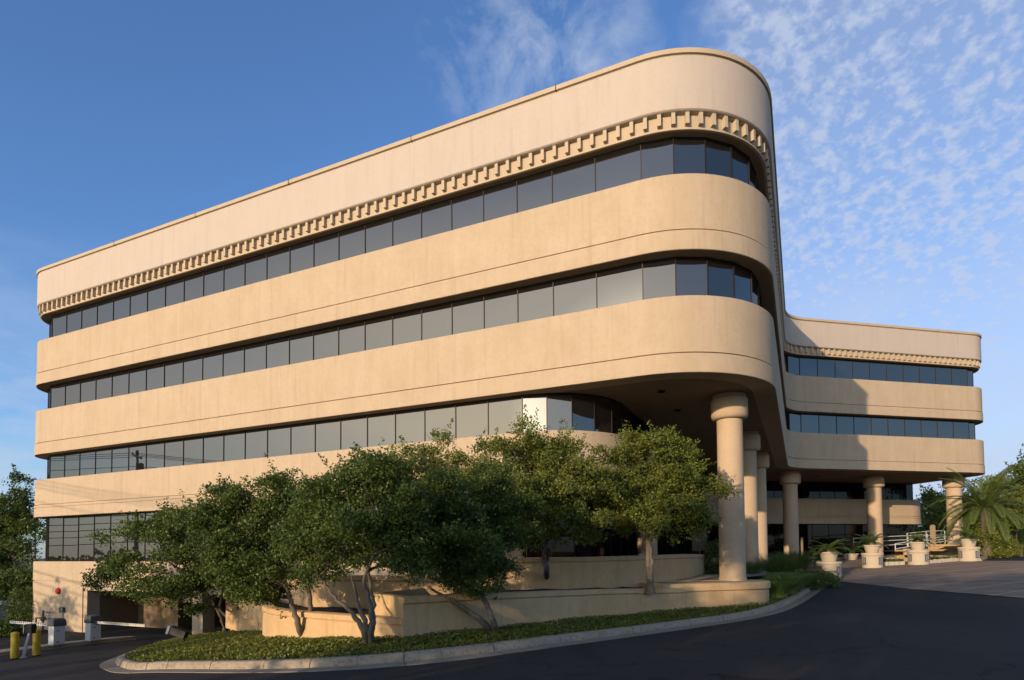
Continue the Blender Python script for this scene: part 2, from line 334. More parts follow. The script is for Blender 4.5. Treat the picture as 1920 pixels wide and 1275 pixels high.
# ------------------------------------------------------------------ building plan
TA = Vector((.9045, -.4264)); TB = Vector((.4264, .9045)); TC = Vector((.9760, .2180)); NCI = Vector((-.2180, .9760))
def isect(n1, d1, n2, d2):
    D = n1[0]*n2[1]-n1[1]*n2[0]; return Vector(((d1*n2[1]-n1[1]*d2)/D, (n1[0]*d2-d1*n2[0])/D))
nA = (.4264, .9045); nB = (.9045, -.4264); nC = (.2180, -.9760)
LC = Vector((-25.08, (18.659-nA[0]*-25.08)/nA[1]))-TA*2.0
NC_ = isect(nA, 18.659, nB, -.68); IC = isect(nB, -.68, nC, -35.124)
CRs = Vector((33.0, (35.124+.218*33.0)/.976)); CR = CRs+TC*2.0
BR = CR+NCI*15; BL = LC+TB*18; BI = Vector((3, 52))
UP = [(LC, 2.), (NC_, 3.68), (IC, 2.9), (CR, 2.), (BR, .5), (BI, .5), (BL, .5)]
N2 = Vector((3.09, 19.17)); N2 = N2-Vector(nA)*(N2.dot(Vector(nA))-18.659); I2 = isect(nB, N2.dot(Vector(nB)), nC, -41.64)
C2s = Vector((32.6, (41.64+.218*32.6)/.976)); CR2 = C2s+TC*2.2; BR2 = CR2+NCI*8
LOW = [(LC, 2.), (N2, 3.2), (I2, 1.5), (CR2, 2.2), (BR2, .5), (BI+Vector((1, 1)), .5), (BL+Vector((.6, 0)), .5)]
def segs(cs):
    """closed path -> list of ('A', centre, r, a0, a1, sign) / ('L', p0, p1)"""
    n = len(cs); arcs = []
    for i in range(n):
        p, r = cs[i]; d0 = (p-cs[i-1][0]).normalized(); d1 = (cs[(i+1) % n][0]-p).normalized()
        ang = math.atan2(d0.x*d1.y-d0.y*d1.x, d0.dot(d1)); t = r*math.tan(abs(ang)/2); s = 1 if ang > 0 else -1
        a = p-d0*t; b = p+d1*t; left = Vector((-d0.y, d0.x)); c = a+left*r*s
        arcs.append((c, r, d0, ang, s, a, b))
    return arcs
def nrm(d): return Vector((d.y, -d.x))
def arcpts(a, k):
    c, r, d0, ang, s, p0, p1 = a; out = []
    for i in range(k+1):
        th = ang*i/k; ca, sa = math.cos(th), math.sin(th); d = Vector((d0.x*ca-d0.y*sa, d0.x*sa+d0.y*ca)); n = nrm(d)
        p = c+n*r*s; out.append((p.x, p.y, n.x, n.y))
    return out
def path(cs, k=20):
    out = []
    for a in segs(cs): out += arcpts(a, k if a[1] > .6 else 3)
    return out
PU = path(UP, 22); PL = path(LOW, 22)
def off(pts, o): return [(p[0]+p[2]*o, p[1]+p[3]*o) for p in pts]
Z = dict(roof=15.49, s1=11.60, g1=9.835, b1=9.21, s2=7.80, g2=6.03, b2=5.42, s3=4.06, g3=2.70, b3=2.07, s4=-.28, g4=-1.29)
H1 = 13.05
bld = empty('office_building', (0, 30, -2), 'curved tan stucco office block with dark ribbon windows and toothed frieze, filling the frame', 'office building')
bld.location = (0, 0, 0)
def band(zt, zg, zb, pth, name='spandrel_band', mt=STUCCO, two=False):
    pr = [(-.7, zt-.03), (-.03, zt), (0, zt-.03), (0, zg+.022), (-.06, zg+.02), (-.06, zg-.018), (.025, zg-.022)]
    if two: pr += [(.025, zg-.13), (-.02, zg-.135), (-.02, zg-.165), (.025, zg-.17)]
    pr += [(.025, zb+.015), (.01, zb), (-.7, zb)]
    return MB().sweep(pth, pr).build(name, mt, bld, smooth=28)
band(Z['s1'], Z['g1'], Z['b1'], PU); band(Z['s2'], Z['g2'], Z['b2'], PU); band(Z['s3'], Z['g3'], Z['b3'], PL, two=True)
for (zb_, pth_) in ((Z['b1'], PU), (Z['b3'], PL)): MB().sweep(pth_, [(-.045, zb_+.002), (-.045, zb_-.005), (-.5, zb_-.005), (-.5, zb_+.002)]).build('soffit', SOFFIT_SHADE, bld)  # dark strips under the bands, recess shade painted in
MB().sweep(PU, [(-.20, H1+.002), (-.20, H1-.005), (-.5, H1-.005), (-.5, H1+.002)]).build('soffit', SOFFIT_SHADE, bld)  # same dark strip over the top window row, painted shade
par = MB().sweep(PU, [(-.45, 15.27), (.05, 15.27), (.05, 13.60), (.02, 13.57), (-.03, 13.55), (-.45, 13.55)]).build('parapet_wall', STUCCO2, bld, smooth=28)
cop = MB().sweep(PU, [(-.5, 15.29), (.03, 15.29), (.03, 15.31), (.10, 15.33), (.11, 15.47), (.08, 15.49), (-.5, 15.49)]).build('coping', COPING, bld, smooth=28)
fr = MB().sweep(PU, [(-.7, 13.545), (-.17, 13.545), (-.17, 13.12), (-.12, 13.10), (-.12, H1+.01), (-.14, H1), (-.7, H1)]).build('frieze', COPING, bld, smooth=28)
for (x_, w_) in ((-19.5, .010), (-14.2, .008), (-9.1, .012), (-3.6, .010), (1.6, .012)):
    y_ = (18.659-.4264*x_)/.9045; MB().box((x_-.4264*.045, y_-.9045*.045, 15.40), (w_*1.6, .145, .20), math.atan2(-.4264, .9045)).build('coping_joint', DARK, cop)
ngon(off(PU, -.3), 14.9, 'roof', CONC2, bld)
sof = ngon(off(PU, -.5), Z['b2']+.012, 'soffit', SOFFIT_SHADE, bld)
ngon(off(PL, -.5), Z['b3']+.012, 'soffit', SOFFIT_SHADE, bld)
# solid cores behind the glass
for pth, z0, z1 in ((PU, Z['b2']+.05, 14.8), (PL, Z['b3']+.05, Z['b2'])):
    MB().sweep(pth, [(-.6, z1), (-.6, z0), (-.65, z0), (-.65, z1)]).build('inner_wall', DARK, bld, recalc=True)
# dentils on the frieze
def along(cs, k_from, k_to, spacing, start=0.):
    """stations every `spacing` from arc k_from to arc k_to of the path"""
    A = segs(cs); pts = []
    for i in range(k_from, k_to+1):
        pts += arcpts(A[i], 40)
    acc = []; s = 0; pos = start
    for a, b in zip(pts, pts[1:]):
        L_ = math.hypot(b[0]-a[0], b[1]-a[1])
        while L_ > 1e-9 and pos <= s+L_:
            t = (pos-s)/L_; q = [a[j]+(b[j]-a[j])*t for j in range(4)]; nl = math.hypot(q[2], q[3]); acc.append((q[0], q[1], q[2]/nl, q[3]/nl)); pos += spacing
        s += L_
    return acc
den_st = along(UP, 0, 3, .4335)
def score(q, z=13):
    v = Vector((-q[0], -q[1])); d = v.length; return max(.0, (v.x*q[2]+v.y*q[3])/d)/d**2*(1 if -.84 < q[0]/q[1] < .84 else 0)
order = sorted(range(len(den_st)), key=lambda i: -score(den_st[i])); topd = set(order[:96])
rest = MB()
for i, q in enumerate(den_st):
    b = MB() if i in topd else rest; rz = math.atan2(q[3], q[2])
    b.box((q[0]-q[2]*.10, q[1]-q[3]*.10, 13.365), (.15, .115, .36), rz)
    if i in topd: b.build('dentil', COPING, fr)
rest.build('dentil', COPING, fr)['kind'] = 'stuff'
# windows: stations on the glass line
def stations(cs, plan):
    """plan: {arc index: chords}, lines between arcs: ('n', module count) or list of lengths from the line's far end"""
    A = segs(cs); out = []
    for i, (chords, line) in plan:
        a = A[i]; pts = arcpts(a, chords); out += pts if not out else pts
        if line is None: continue
        b = A[i+1]; p0 = Vector(a[6]); p1 = Vector(b[5]); n = nrm((p1-p0).normalized()); Ln = (p1-p0).length
        if isinstance(line, tuple): tail = list(line); rem = Ln-sum(tail)
        else: tail = []; rem = Ln
        k = max(1, round(rem/line if not isinstance(line, tuple) else rem/1.305)); ls = [rem/k]*k+tail; s = 0
        for q in ls[:-1]:
            s += q; p = p0+(p1-p0).normalized()*s; out.append((p.x, p.y, n.x, n.y))
    res = [out[0]]
    for q in out[1:]:
        if math.hypot(q[0]-res[-1][0], q[1]-res[-1][1]) > .05: res.append(q)
    return res
REC = .46
panes = []      # (frame obj, quad, score)
def window_row(st, z0, z1, glass, rec=REC, transom=None, rnd=.0012, mul=.014):
    fb = MB(); P = off(st, -rec)
    for i, (x_, y_) in enumerate(P):
        n = st[i][2:4]; rz = math.atan2(n[1], n[0]); fb.box((x_+n[0]*.005, y_+n[1]*.005, (z0+z1)/2), (.04, mul*2, z1-z0-.002), rz)
    for (a, b) in zip(P, P[1:]):
        d = math.hypot(b[0]-a[0], b[1]-a[1]); rz = math.atan2(b[1]-a[1], b[0]-a[0]); c = ((a[0]+b[0])/2, (a[1]+b[1])/2)
        fb.box((*c, z1-.035), (d, .05, .06), rz); fb.box((*c, z0+.03), (d, .05, .055), rz)
        if transom: fb.box((*c, transom), (d, .06, .05), rz)
    fo = fb.build('window_row', FRAME, bld)
    for i, (a, b) in enumerate(zip(P, P[1:])):
        d = Vector((b[0]-a[0], b[1]-a[1])); dl = d.length; d /= dl; n = nrm(d); t1, t2 = random.uniform(-rnd, rnd), random.uniform(-rnd, rnd)
        q = []
        for (s, zz) in ((0, z0), (1, z0), (1, z1), (0, z1)):
            e = (s-.5)*dl*t1+(zz-(z0+z1)/2)*t2; p = Vector(a)+d*dl*s+n*e; q.append((p.x, p.y, zz))
        c = (a[0]+b[0])/2, (a[1]+b[1])/2, n.x, n.y
        panes.append((fo, q, score(c)*dl*(z1-z0), glass))
    return fo
up_st = stations(UP, [(0, (2, (1.52, 1.52))), (1, (5, 1.35)), (2, (3, 1.35)), (3, (3, None))])
window_row(up_st, Z['s1']-.05, H1+.005, GLASS); window_row(up_st, Z['s2']-.05, Z['b1']+.005, GLASS)
low_st = stations(LOW, [(0, (2, 1.305)), (1, (5, 1.35)), (2, (2, 1.35)), (3, (3, None))])
# row 3: darker glass under the wing, deep shade put into its colour
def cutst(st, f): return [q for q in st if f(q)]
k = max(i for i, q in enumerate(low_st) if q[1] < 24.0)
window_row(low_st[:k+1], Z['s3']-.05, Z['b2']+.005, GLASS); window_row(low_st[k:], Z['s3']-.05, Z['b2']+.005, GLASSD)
# row 4 along the left two thirds of the long side
k4 = max(i for i, q in enumerate(low_st) if q[0] < -2.6 and q[1] < 31)
st4 = [q for i, q in enumerate(low_st) if i <= k4]
window_row(st4, Z['s4']-.05, Z['b3']+.005, GLASS)
# recessed storefront under the nose and under the wing
e4 = st4[-1]; pE = Vector(e4[:2])
q0 = pE-Vector(nrm(TA))*REC; q1 = pE-Vector(nrm(TA))*2.3
bC = N2.dot(Vector(nB))-2.1
cN = isect(nA, 18.659+2.3, nB, bC); cI = isect(nB, bC, nC, -42.1); cR = isect(nC, -42.1, (.9760, .2180), CR2.dot(TC)-.5)
A2 = segs([(q1, .01), (cN, 1.8), (cI, .3), (cR, 1.7), (BR2-TC*.5, .1), (BI, .1)])
def linest(p0, p1, md):
    k = max(1, round((p1-p0).length/md)); n = nrm((p1-p0).normalized()); return [(p0.x+(p1.x-p0.x)*i/k, p0.y+(p1.y-p0.y)*i/k, n.x, n.y) for i in range(k+1)]
sf = linest(q0, q1, 1.5)+linest(q1, Vector(A2[1][5]), 1.5)[1:]+arcpts(A2[1], 3)[1:]+linest(Vector(A2[1][6]), cI, 1.5)[1:]
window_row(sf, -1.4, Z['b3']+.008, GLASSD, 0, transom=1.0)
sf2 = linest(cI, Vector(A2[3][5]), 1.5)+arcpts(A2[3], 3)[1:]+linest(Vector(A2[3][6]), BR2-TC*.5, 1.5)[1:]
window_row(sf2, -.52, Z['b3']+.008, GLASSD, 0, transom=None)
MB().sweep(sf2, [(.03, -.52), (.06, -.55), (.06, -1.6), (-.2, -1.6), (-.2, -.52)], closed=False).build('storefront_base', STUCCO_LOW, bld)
panes.sort(key=lambda t: -t[2])
for i, (fo, q, sc, gl) in enumerate(panes[:98]): MB().add(q, [(0, 1, 2, 3)]).build('window_pane', gl, fo, recalc=False)
for gl in (GLASS, GLASSD):
    b = MB()
    for (fo, q, sc, g_) in panes[98:]:
        if g_ is gl: b.add(q, [(0, 1, 2, 3)])
    b.build('window_pane', gl, bld, recalc=False)['kind'] = 'stuff'
# base wall of the long side with the garage openings
def ptA(x_): return Vector((x_, (18.659-nA[0]*x_)/nA[1]))
AL = segs(LOW)
full = [(*(BL+Vector((.6, 0))), -TB.y*0-TB.y, TB.x)]
nl = nrm(-TB)
leftpath = [(BL.x+.6, BL.y, nl.x, nl.y)]+arcpts(AL[0], 22)
def seg_path(xa, xb): 
    n = nrm(TA); a, b = ptA(xa), ptA(xb); return [(a.x, a.y, n.x, n.y), (b.x, b.y, n.x, n.y)]
XO1, XO2, XP, XO3, XE = -21.17, -14.23, -13.62, -12.3, e4[0]
bw = MB()
ztop = [(-.62, Z['s4']-.02), (-.03, Z['s4']), (0, Z['s4']-.03), (0, Z['g4']+.02), (-.04, Z['g4']+.015), (-.04, Z['g4']-.03), (-.01, Z['g4']-.035), (-.01, -1.72), (-.62, -1.72)]
bw.sweep(leftpath+seg_path(-24.5, XE)[1:], ztop, closed=False)
low = [(-.62, -1.721), (-.012, -1.721), (-.012, -6), (-.62, -6)]
bw.sweep(leftpath+seg_path(-24.5, XO1)[1:], low, closed=False)
bw.sweep(seg_path(XO2, XP), low, closed=False); bw.sweep(seg_path(XO3, XE), low, closed=False)
bw.sweep(seg_path(-21.75, -21.45), [(.035, -1.42), (.035, -5), (-.02, -5), (-.02, -1.42)], closed=False)
bw.sweep(seg_path(-14.9, -14.5), [(-.1, -1.70), (-.1, -2.12), (-.5, -2.12), (-.5, -1.70)], closed=False)
base_w = bw.build('base_wall', STUCCO, bld, smooth=28)
# garage room
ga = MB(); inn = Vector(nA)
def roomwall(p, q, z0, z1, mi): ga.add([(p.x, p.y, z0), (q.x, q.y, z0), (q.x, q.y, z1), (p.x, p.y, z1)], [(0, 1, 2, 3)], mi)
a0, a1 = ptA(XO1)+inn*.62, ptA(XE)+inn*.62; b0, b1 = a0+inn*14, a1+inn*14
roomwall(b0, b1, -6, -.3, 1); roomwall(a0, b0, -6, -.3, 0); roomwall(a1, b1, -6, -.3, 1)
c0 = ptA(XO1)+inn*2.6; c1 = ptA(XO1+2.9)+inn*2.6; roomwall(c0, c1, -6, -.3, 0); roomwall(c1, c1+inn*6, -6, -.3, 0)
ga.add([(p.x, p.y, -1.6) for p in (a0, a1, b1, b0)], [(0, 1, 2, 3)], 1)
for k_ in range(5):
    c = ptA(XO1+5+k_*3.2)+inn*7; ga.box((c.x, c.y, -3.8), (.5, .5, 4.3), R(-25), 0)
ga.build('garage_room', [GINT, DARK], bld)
# soffit downlights
for (x_, y_) in ((5.1, 20.6), (6.4, 23.4), (9.0, 26.5), (12, 33), (22.5, 44.8), (28, 46)):
    MB().lathe([(.13, 0), (.15, -.03), (.11, -.03), (.10, .0)], (x_, y_, Z['b2']+.005), 16).build('downlight', BLACK, bld)
# fire bell, electric box, standpipe fittings belong to the wall they are fixed on
def onA(x_, z, o=0.): p = ptA(x_)+nrm(TA)*o; return (p.x, p.y, z)
rzA = math.atan2(-.4264, .9045)
Mx = Matrix.Rotation(rzA, 4, 'Z') @ Matrix.Rotation(R(90), 4, 'X')
bell = empty('alarm_bell', onA(-23.33, -1.80, .0), 'round red fire alarm bell on the left end wall', 'alarm bell')
b = MB(); b.lathe([(.05, 0), (.15, .0), (.165, .05), (.12, .11), (.03, .13)], (0, 0, 0), 24); o = b.build('bell_dome', RED, bell, smooth=40); o.matrix_parent_inverse = Matrix(); o.matrix_local = Mx
eb = empty('electric_box', onA(-22.96, -2.75, 0), 'small grey metering box on the left end wall below the red bell', 'electric box')
MB().box(onA(0, 0, 0) and (0, 0, 0), (.34, .2, .26), rzA).build('box_body', GREY, eb); MB().box((.03, -.12, .02), (.12, .05, .12), rzA).build('dial', STEEL, eb)
MB().box((0, 0, -.75), (.05, .08, 1.25), rzA).build('conduit', STUCCO, eb)
sp = empty('standpipe', onA(-24.1, -2.9, .25), 'grey backflow pipework against the left corner of the wall', 'pipe valve')
MB().tube([(0, 0, -.95), (0, 0, .1)], .05).tube([(0, 0, .02), (.55, -.26, .02)], .03).build('pipe', GREY, sp)
MB().lathe([(.05, 0), (.13, .05), (.13, .18), (.05, .25)], (0, 0, -.45), 12).build('valve', GREY, sp); MB().tube([(-.16, .08, -.3), (-.6, .3, -.32), (-.6, .3, -.9)], .045).build('side_pipe', GREY, sp)

# ------------------------------------------------------------------ columns
def column(x_, y_, zb, label, r=.435):
    h = Z['b2']-zb; root = empty('round_column', (x_, y_, zb), label, 'column', 'round stucco columns under the building')
    MB().lathe([(r+.03, 0), (r+.015, .1), (r, .2), (r-.005, h-.85)], n=40).build('shaft', COLUMN, root, smooth=40)
    k = r/.435
    MB().lathe([(r-.01, h-.86), (r+.08*k, h-.855), (r+.15*k, h-.80), (r+.178*k, h-.72), (r+.175*k, h-.16), (r+.12*k, h-.1), (r+.12*k, h+.0)], n=40).build('capital', COLUMN, root, smooth=40)
    return root
column(7.62, 21.25, -1.02, 'thick round column closest to the camera, standing on the planter wall end')
column(10.82, 28.1, -1.6, 'second round column behind the nearest one')
column(13.74, 34.1, -1.3, 'third round column in the line receding under the nose')
column(19.25, 42.3, -.9, r=.49, label= 'round column under the inner corner of the wing beside the dark grasses')
column(26.65, 45.0, -.7, r=.50, label= 'round column under the middle of the wing, half in shadow')
column(32.95, 45.6, -.1, r=.50, label= 'round column behind the palm under the right end of the wing')
column(5.95, 27.0, -1.6, 'orange lit column glimpsed between the tree trunks in front of the storefront')

# ------------------------------------------------------------------ roads, plaza, kerb and planting bed
PLZ = [(14.3, 28.2), (14.86, 23.19), (15.75, 18.95), (20, 13), (30, 4), (48, 10), (38, 24), (28, 32.6), (26.3, 34.6), (24.5, 37.5), (27, 43), (33, 46), (33, 51.9), (18.5, 47.9), (7, 25), (9, 24.2), (10.2, 26.5)]
xs = np.arange(-62, 78, 1.); ys = np.arange(-34, 84, 1.)
grid_sheet('parking_lot', ASPH, xs, ys, 0.)
drape('plaza_paving', PLZ, .012, PAVER, 1.)
K = [(-14.15, 27.29), (-14.16, 25.42), (-13.28, 21.91), (-11.6, 17.93), (-10.3, 15.4), (-8.75, 13.35), (-7.9, 12.55), (-7.0, 12.15), (-4.89, 11.0), (-3.28, 10.45), (-1.83, 10.5), (-.59, 11.13), (1.55, 13.0), (4.63, 15.83), (6.67, 17.58), (8.87, 19.75), (11.54, 23.4), (14.1, 27.2)]
def catmull(P, k=8):
    P = [Vector(p) for p in P]; P = [P[0]*2-P[1]]+P+[P[-1]*2-P[-2]]; out = []
    for i in range(1, len(P)-2):
        for j in range(k):
            t = j/k; a, b, c, d = P[i-1:i+3]; out.append(.5*((2*b)+(c-a)*t+(2*a-5*b+4*c-d)*t*t+(3*b-a-3*c+d)*t**3))
    out.append(P[-2]); return out
KS = catmull(K)
def with_normals(pts, zoff=0.):
    out = []
    for i, p in enumerate(pts):
        d = (pts[min(i+1, len(pts)-1)]-pts[max(i-1, 0)]).normalized(); n = nrm(d); out.append((p.x, p.y, n.x, n.y, g1(p.x, p.y)+zoff))
    return out
KN = with_normals(KS)
MB().sweep(KN, [(0, .012), (0, -.06), (-.32, -.06), (-.32, .014)], closed=False).build('gutter', CONC2, smooth=40)['kind'] = 'structure'
# kerb in lengths with thin joints
kerb = MB(); seglen = 10
for a in range(0, len(KN)-1, seglen):
    q = KN[a:a+seglen+1]
    if len(q) < 2: continue
    kerb.sweep(q, [(-.32, -.06), (-.325, .02), (-.36, .13), (-.40, .15), (-.53, .155), (-.55, .14), (-.55, -.06)], closed=False)
ko = kerb.build('kerb', CONC, smooth=50); ko['kind'] = 'structure'
jt = MB()
for a in range(seglen, len(KN)-2, seglen//2):
    q = KN[a]; ex, ey = -q[3]*.007, q[2]*.007; w_ = .9 if a % seglen == 0 else .35
    pth_ = [(q[0]-ex*w_, q[1]-ey*w_, q[2], q[3], q[4]), (q[0]+ex*w_, q[1]+ey*w_, q[2], q[3], q[4])]
    jt.sweep(pth_, [(-.318, -.06), (-.322, .022), (-.357, .133), (-.40, .153), (-.53, .158), (-.553, .14), (-.553, -.06)], closed=False)
    if a % seglen == 0: jt.sweep(pth_, [(.0, .0135), (.0, -.05), (-.31, -.05), (-.31, .0155)], closed=False)
jt.build('kerb_joints', SOIL)['kind'] = 'structure'
inner = [(q[0]-q[2]*.54, q[1]-q[3]*.54) for q in KN]
BED = inner+[(12.6, 27.6), (10.6, 25.6), (9.2, 23.5), (7.2, 22.5), (2, 20), (-4, 20), (-9, 23), (-12.6, 26.2), (-13.3, 27.2)]
def bedz(x_, y_):
    z = G(x_, y_); P = np.array([q[:2] for q in KN]); d = np.sqrt(((np.stack([x_, y_], -1)[:, None]-P[None])**2).sum(-1)).min(1); return z+.12+.14*np.clip((d-.5)/2., 0, 1)
bed = drape('planting_bed', BED, 0, SOIL, .5, zf=bedz)
def leafmesh(name, C, size, mt, rng, up=.35, aspect=.55, tone=None, parent=None, bend=True):
    n = len(C); nv = rng.normal(size=(n, 3)); nv[:, 2] += up*2; nv /= np.linalg.norm(nv, axis=1)[:, None]
    a = rng.normal(size=(n, 3)); a -= nv*(a*nv).sum(1)[:, None]; a /= np.linalg.norm(a, axis=1)[:, None]+1e-9; b = np.cross(nv, a)
    s = (size*rng.uniform(.65, 1.25, n))[:, None]*.5
    V = np.stack([C-a*s, C+b*s*aspect+nv*s*.12, C+a*s, C-b*s*aspect+nv*s*.12], 1).reshape(-1, 3)
    me = bpy.data.meshes.new(name); me.vertices.add(4*n); me.vertices.foreach_set('co', V.ravel()); me.loops.add(4*n); me.loops.foreach_set('vertex_index', np.arange(4*n, dtype=np.int32))
    me.polygons.add(n); me.polygons.foreach_set('loop_start', np.arange(0, 4*n, 4, dtype=np.int32)); me.polygons.foreach_set('loop_total', np.full(n, 4, np.int32))
    me.update(calc_edges=True)
    t = rng.uniform(0, 1, n) if tone is None else tone; at = me.attributes.new('tone', 'FLOAT', 'POINT'); at.data.foreach_set('value', np.repeat(t, 4).astype(np.float32))
    me.materials.append(mt); o = bpy.data.objects.new(name, me); COL.objects.link(o); o.parent = parent; return o
rng = np.random.default_rng(3)
WALLF = [(-13.6, 27.0), (-11.3, 24.3), (-10.3, 23.6), (-8.7, 21.9), (-7.3, 18.0), (-6.6, 16.3), (-6.0, 15.55), (-4.52, 14.46), (-2.31, 13.04), (-.76, 14.37), (2.66, 17.17), (6.59, 20.09)]
FRONT = inner+[(12.0, 25.6), (9.3, 22.6), (8.9, 21.3), (7.6, 20.0), (6.59, 20.09), (2.66, 17.17), (-.76, 14.37), (-2.31, 13.04), (-4.52, 14.46), (-6.0, 15.55), (-6.6, 16.3), (-7.3, 18.0), (-8.7, 21.9), (-10.3, 23.6), (-11.3, 24.3), (-12.6, 26.2)]
N = 330000
px, py = rng.uniform(-14, 13, N), rng.uniform(10, 27.5, N); w = inpoly(px, py, FRONT) & (rng.uniform(0, 1, N) < np.clip((17/np.hypot(px, py))**1.3, .15, 1)); px, py = px[w], py[w]
pz = bedz(px, py) if len(px) < 5000 else np.concatenate([bedz(px[i:i+4000], py[i:i+4000]) for i in range(0, len(px), 4000)])
patch = .5+.5*np.sin(px*2.1+np.sin(py*1.7)*1.4)*np.cos(py*2.6-px*.7)
gc = leafmesh('ground_cover', np.c_[px, py, pz+rng.uniform(.0, .075, len(px))*(.5+patch)], .062, COVER, rng, .6, .6, tone=np.clip(patch*.45+rng.uniform(0, .6, len(px)), 0, 1))
tag(gc, 'low leafy ground cover between the kerb and the planter walls', 'ground cover', kind='stuff')
# lawn on the right beyond the plaza
RK = [(26.3, 34.4), (29.65, 37.94), (34.48, 42.69), (40.32, 48.45), (52, 58)]
RKS = catmull(RK, 6); RKN = with_normals(RKS)
MB().sweep([q for q in RKN], [(0, -.05), (0, .02), (-.05, .15), (-.25, .15), (-.25, -.05)], closed=False).build('kerb', CONC, smooth=50)['kind'] = 'structure'
LAWN = [(q[0]-q[2]*.24, q[1]-q[3]*.24) for q in RKN]+[(48, 66), (36, 62), (37.5, 51), (33.5, 47.2), (28, 40.2)]
drape('lawn', LAWN, .12, mat('lawn_turf', (.05, .07, .012), 1, var=(2, .6, (.09, .085, .02)), bump=(30, 1)), 1.)
N = 40000; px, py = rng.uniform(26, 45, N), rng.uniform(34, 56, N); w = inpoly(px, py, LAWN); px, py = px[w], py[w]
gg = leafmesh('grass', np.c_[px, py, G(px, py)+.12+rng.uniform(0, .06, len(px))], .10, COVER, rng, .1, .3); tag(gg, 'short lawn sloping up behind the right hand kerb', 'grass', kind='stuff')
# kerb stencil
tx = bpy.data.curves.new('stencil', 'FONT'); tx.body = 'NO PARKING'; tx.size = .125; tx.extrude = .0005; tx.align_x = 'CENTER'; tx.space_character = 1.25
to = bpy.data.objects.new('kerb_stencil', tx); COL.objects.link(to)
ki = min(range(len(KN)), key=lambda i: abs((KN[i][0]/KN[i][1])-(1172-960)/1150*1.0)); q = KN[ki]; d_ = Vector((-q[3], q[2])).normalized()
ed = Vector((-q[3], q[2], 0)); up_ = Vector((-q[2]*.035, -q[3]*.035, .11)).normalized(); od = ed.cross(up_)
ctr = Vector((q[0]-q[2]*.342, q[1]-q[3]*.342, q[4]+.03))+od*.006
to.matrix_world = Matrix(((ed.x, up_.x, od.x, ctr.x), (ed.y, up_.y, od.y, ctr.y), (ed.z, up_.z, od.z, ctr.z), (0, 0, 0, 1)))
dg = bpy.context.evaluated_depsgraph_get(); me = bpy.data.meshes.new_from_object(to.evaluated_get(dg)); mw = to.matrix_world.copy(); bpy.data.objects.remove(to)
so = bpy.data.objects.new('kerb_stencil', me); COL.objects.link(so); so.matrix_world = mw; me.materials.clear(); me.materials.append(mat('faded_stencil_paint', (.07, .06, .05), .9, speck=(40, .8, (.26, .22, .18))))
so['kind'] = 'structure'

# ------------------------------------------------------------------ low walls of the planters
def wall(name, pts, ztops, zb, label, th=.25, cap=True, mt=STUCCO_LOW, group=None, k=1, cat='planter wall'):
    P = [Vector(p) for p in pts]
    pp = catmull([(p.x, p.y, z) for p, z in zip(P, ztops)], k) if k > 1 else [Vector((p.x, p.y, z)) for p, z in zip(P, ztops)]
    pth = []
    for i, p in enumerate(pp):
        d = (pp[min(i+1, len(pp)-1)]-pp[max(i-1, 0)]); d = Vector((d.x, d.y)).normalized(); n = nrm(d); pth.append((p.x, p.y, n.x, n.y, p.z))
    pr = [(-th, .0), (-.02, 0), (.02, -.02), (.02, -.13), (-.005, -.14), (-.03, -.145), (-.03, -.16), (0, -.165), (0, zb), (-th, zb)]
    o = MB().sweep(pth, pr, closed=False).build(name, mt, smooth=30); return tag(o, label, cat, group)
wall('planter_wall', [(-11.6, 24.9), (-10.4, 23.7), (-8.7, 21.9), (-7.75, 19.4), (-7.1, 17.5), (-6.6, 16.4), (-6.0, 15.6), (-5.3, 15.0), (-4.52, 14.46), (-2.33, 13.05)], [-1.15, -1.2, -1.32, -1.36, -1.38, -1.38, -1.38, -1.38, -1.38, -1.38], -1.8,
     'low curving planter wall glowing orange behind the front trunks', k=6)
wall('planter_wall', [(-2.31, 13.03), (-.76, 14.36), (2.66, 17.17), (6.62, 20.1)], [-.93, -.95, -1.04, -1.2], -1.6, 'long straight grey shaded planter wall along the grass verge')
pb = tag(MB().sweep([(-2.33, 13.07, -.78, -.62), (-3.4, 14.6, -.78, -.62), (-1.9, 17.2, -.78, -.62)], [(0, -.93), (0, -3), (-.22, -3), (-.22, -.93)], closed=False).build('planter_wall', STUCCO_LOW), 'short return wall at the step between the orange and the grey planter walls', 'planter wall')
bw2 = wall('planter_wall', [(-10.2, 23.2), (-6.4, 18.3), (-4.6, 17.2), (-2.6, 16.2), (-1.6, 16.6)], [-.55, -.6, -.6, -.6, -.6], -1.8, 'upper planter wall with a sunken panel behind the four stemmed oak', k=1)
wall('planter_wall', [(-3.2, 19.2), (-.49, 18.6), (.63, 18.3), (1.93, 18.6), (3.2, 19.4), (4.9, 20.9), (6.47, 22.6), (7.6, 24.3)], [-.17, -.16, -.15, -.15, -.14, -.12, -.10, -.13], -2.0, 'bowed low wall in front of the dark storefront glass', k=6)
drape('planter_soil', [(-11.3, 25), (-8.8, 22.2), (-7.1, 17.8), (-5.9, 15.9), (-2.5, 13.4), (-1.9, 16.5), (-6, 18.2)], 0, SOIL, .8, zf=lambda a, b: np.full(a.shape, -1.52)+.04*np.sin(a*5)*np.cos(b*4))
drape('planter_soil', [(-2.2, 13.4), (-.8, 14.7), (2.6, 17.5), (6.3, 20.3), (6, 22.4), (3, 20.5), (-3, 19.8), (-2.2, 16)], 0, SOIL, .8, zf=lambda a, b: np.full(a.shape, -1.10)-np.clip(a-2.5, 0, 4)*.035+.03*np.sin(a*5)*np.cos(b*4))
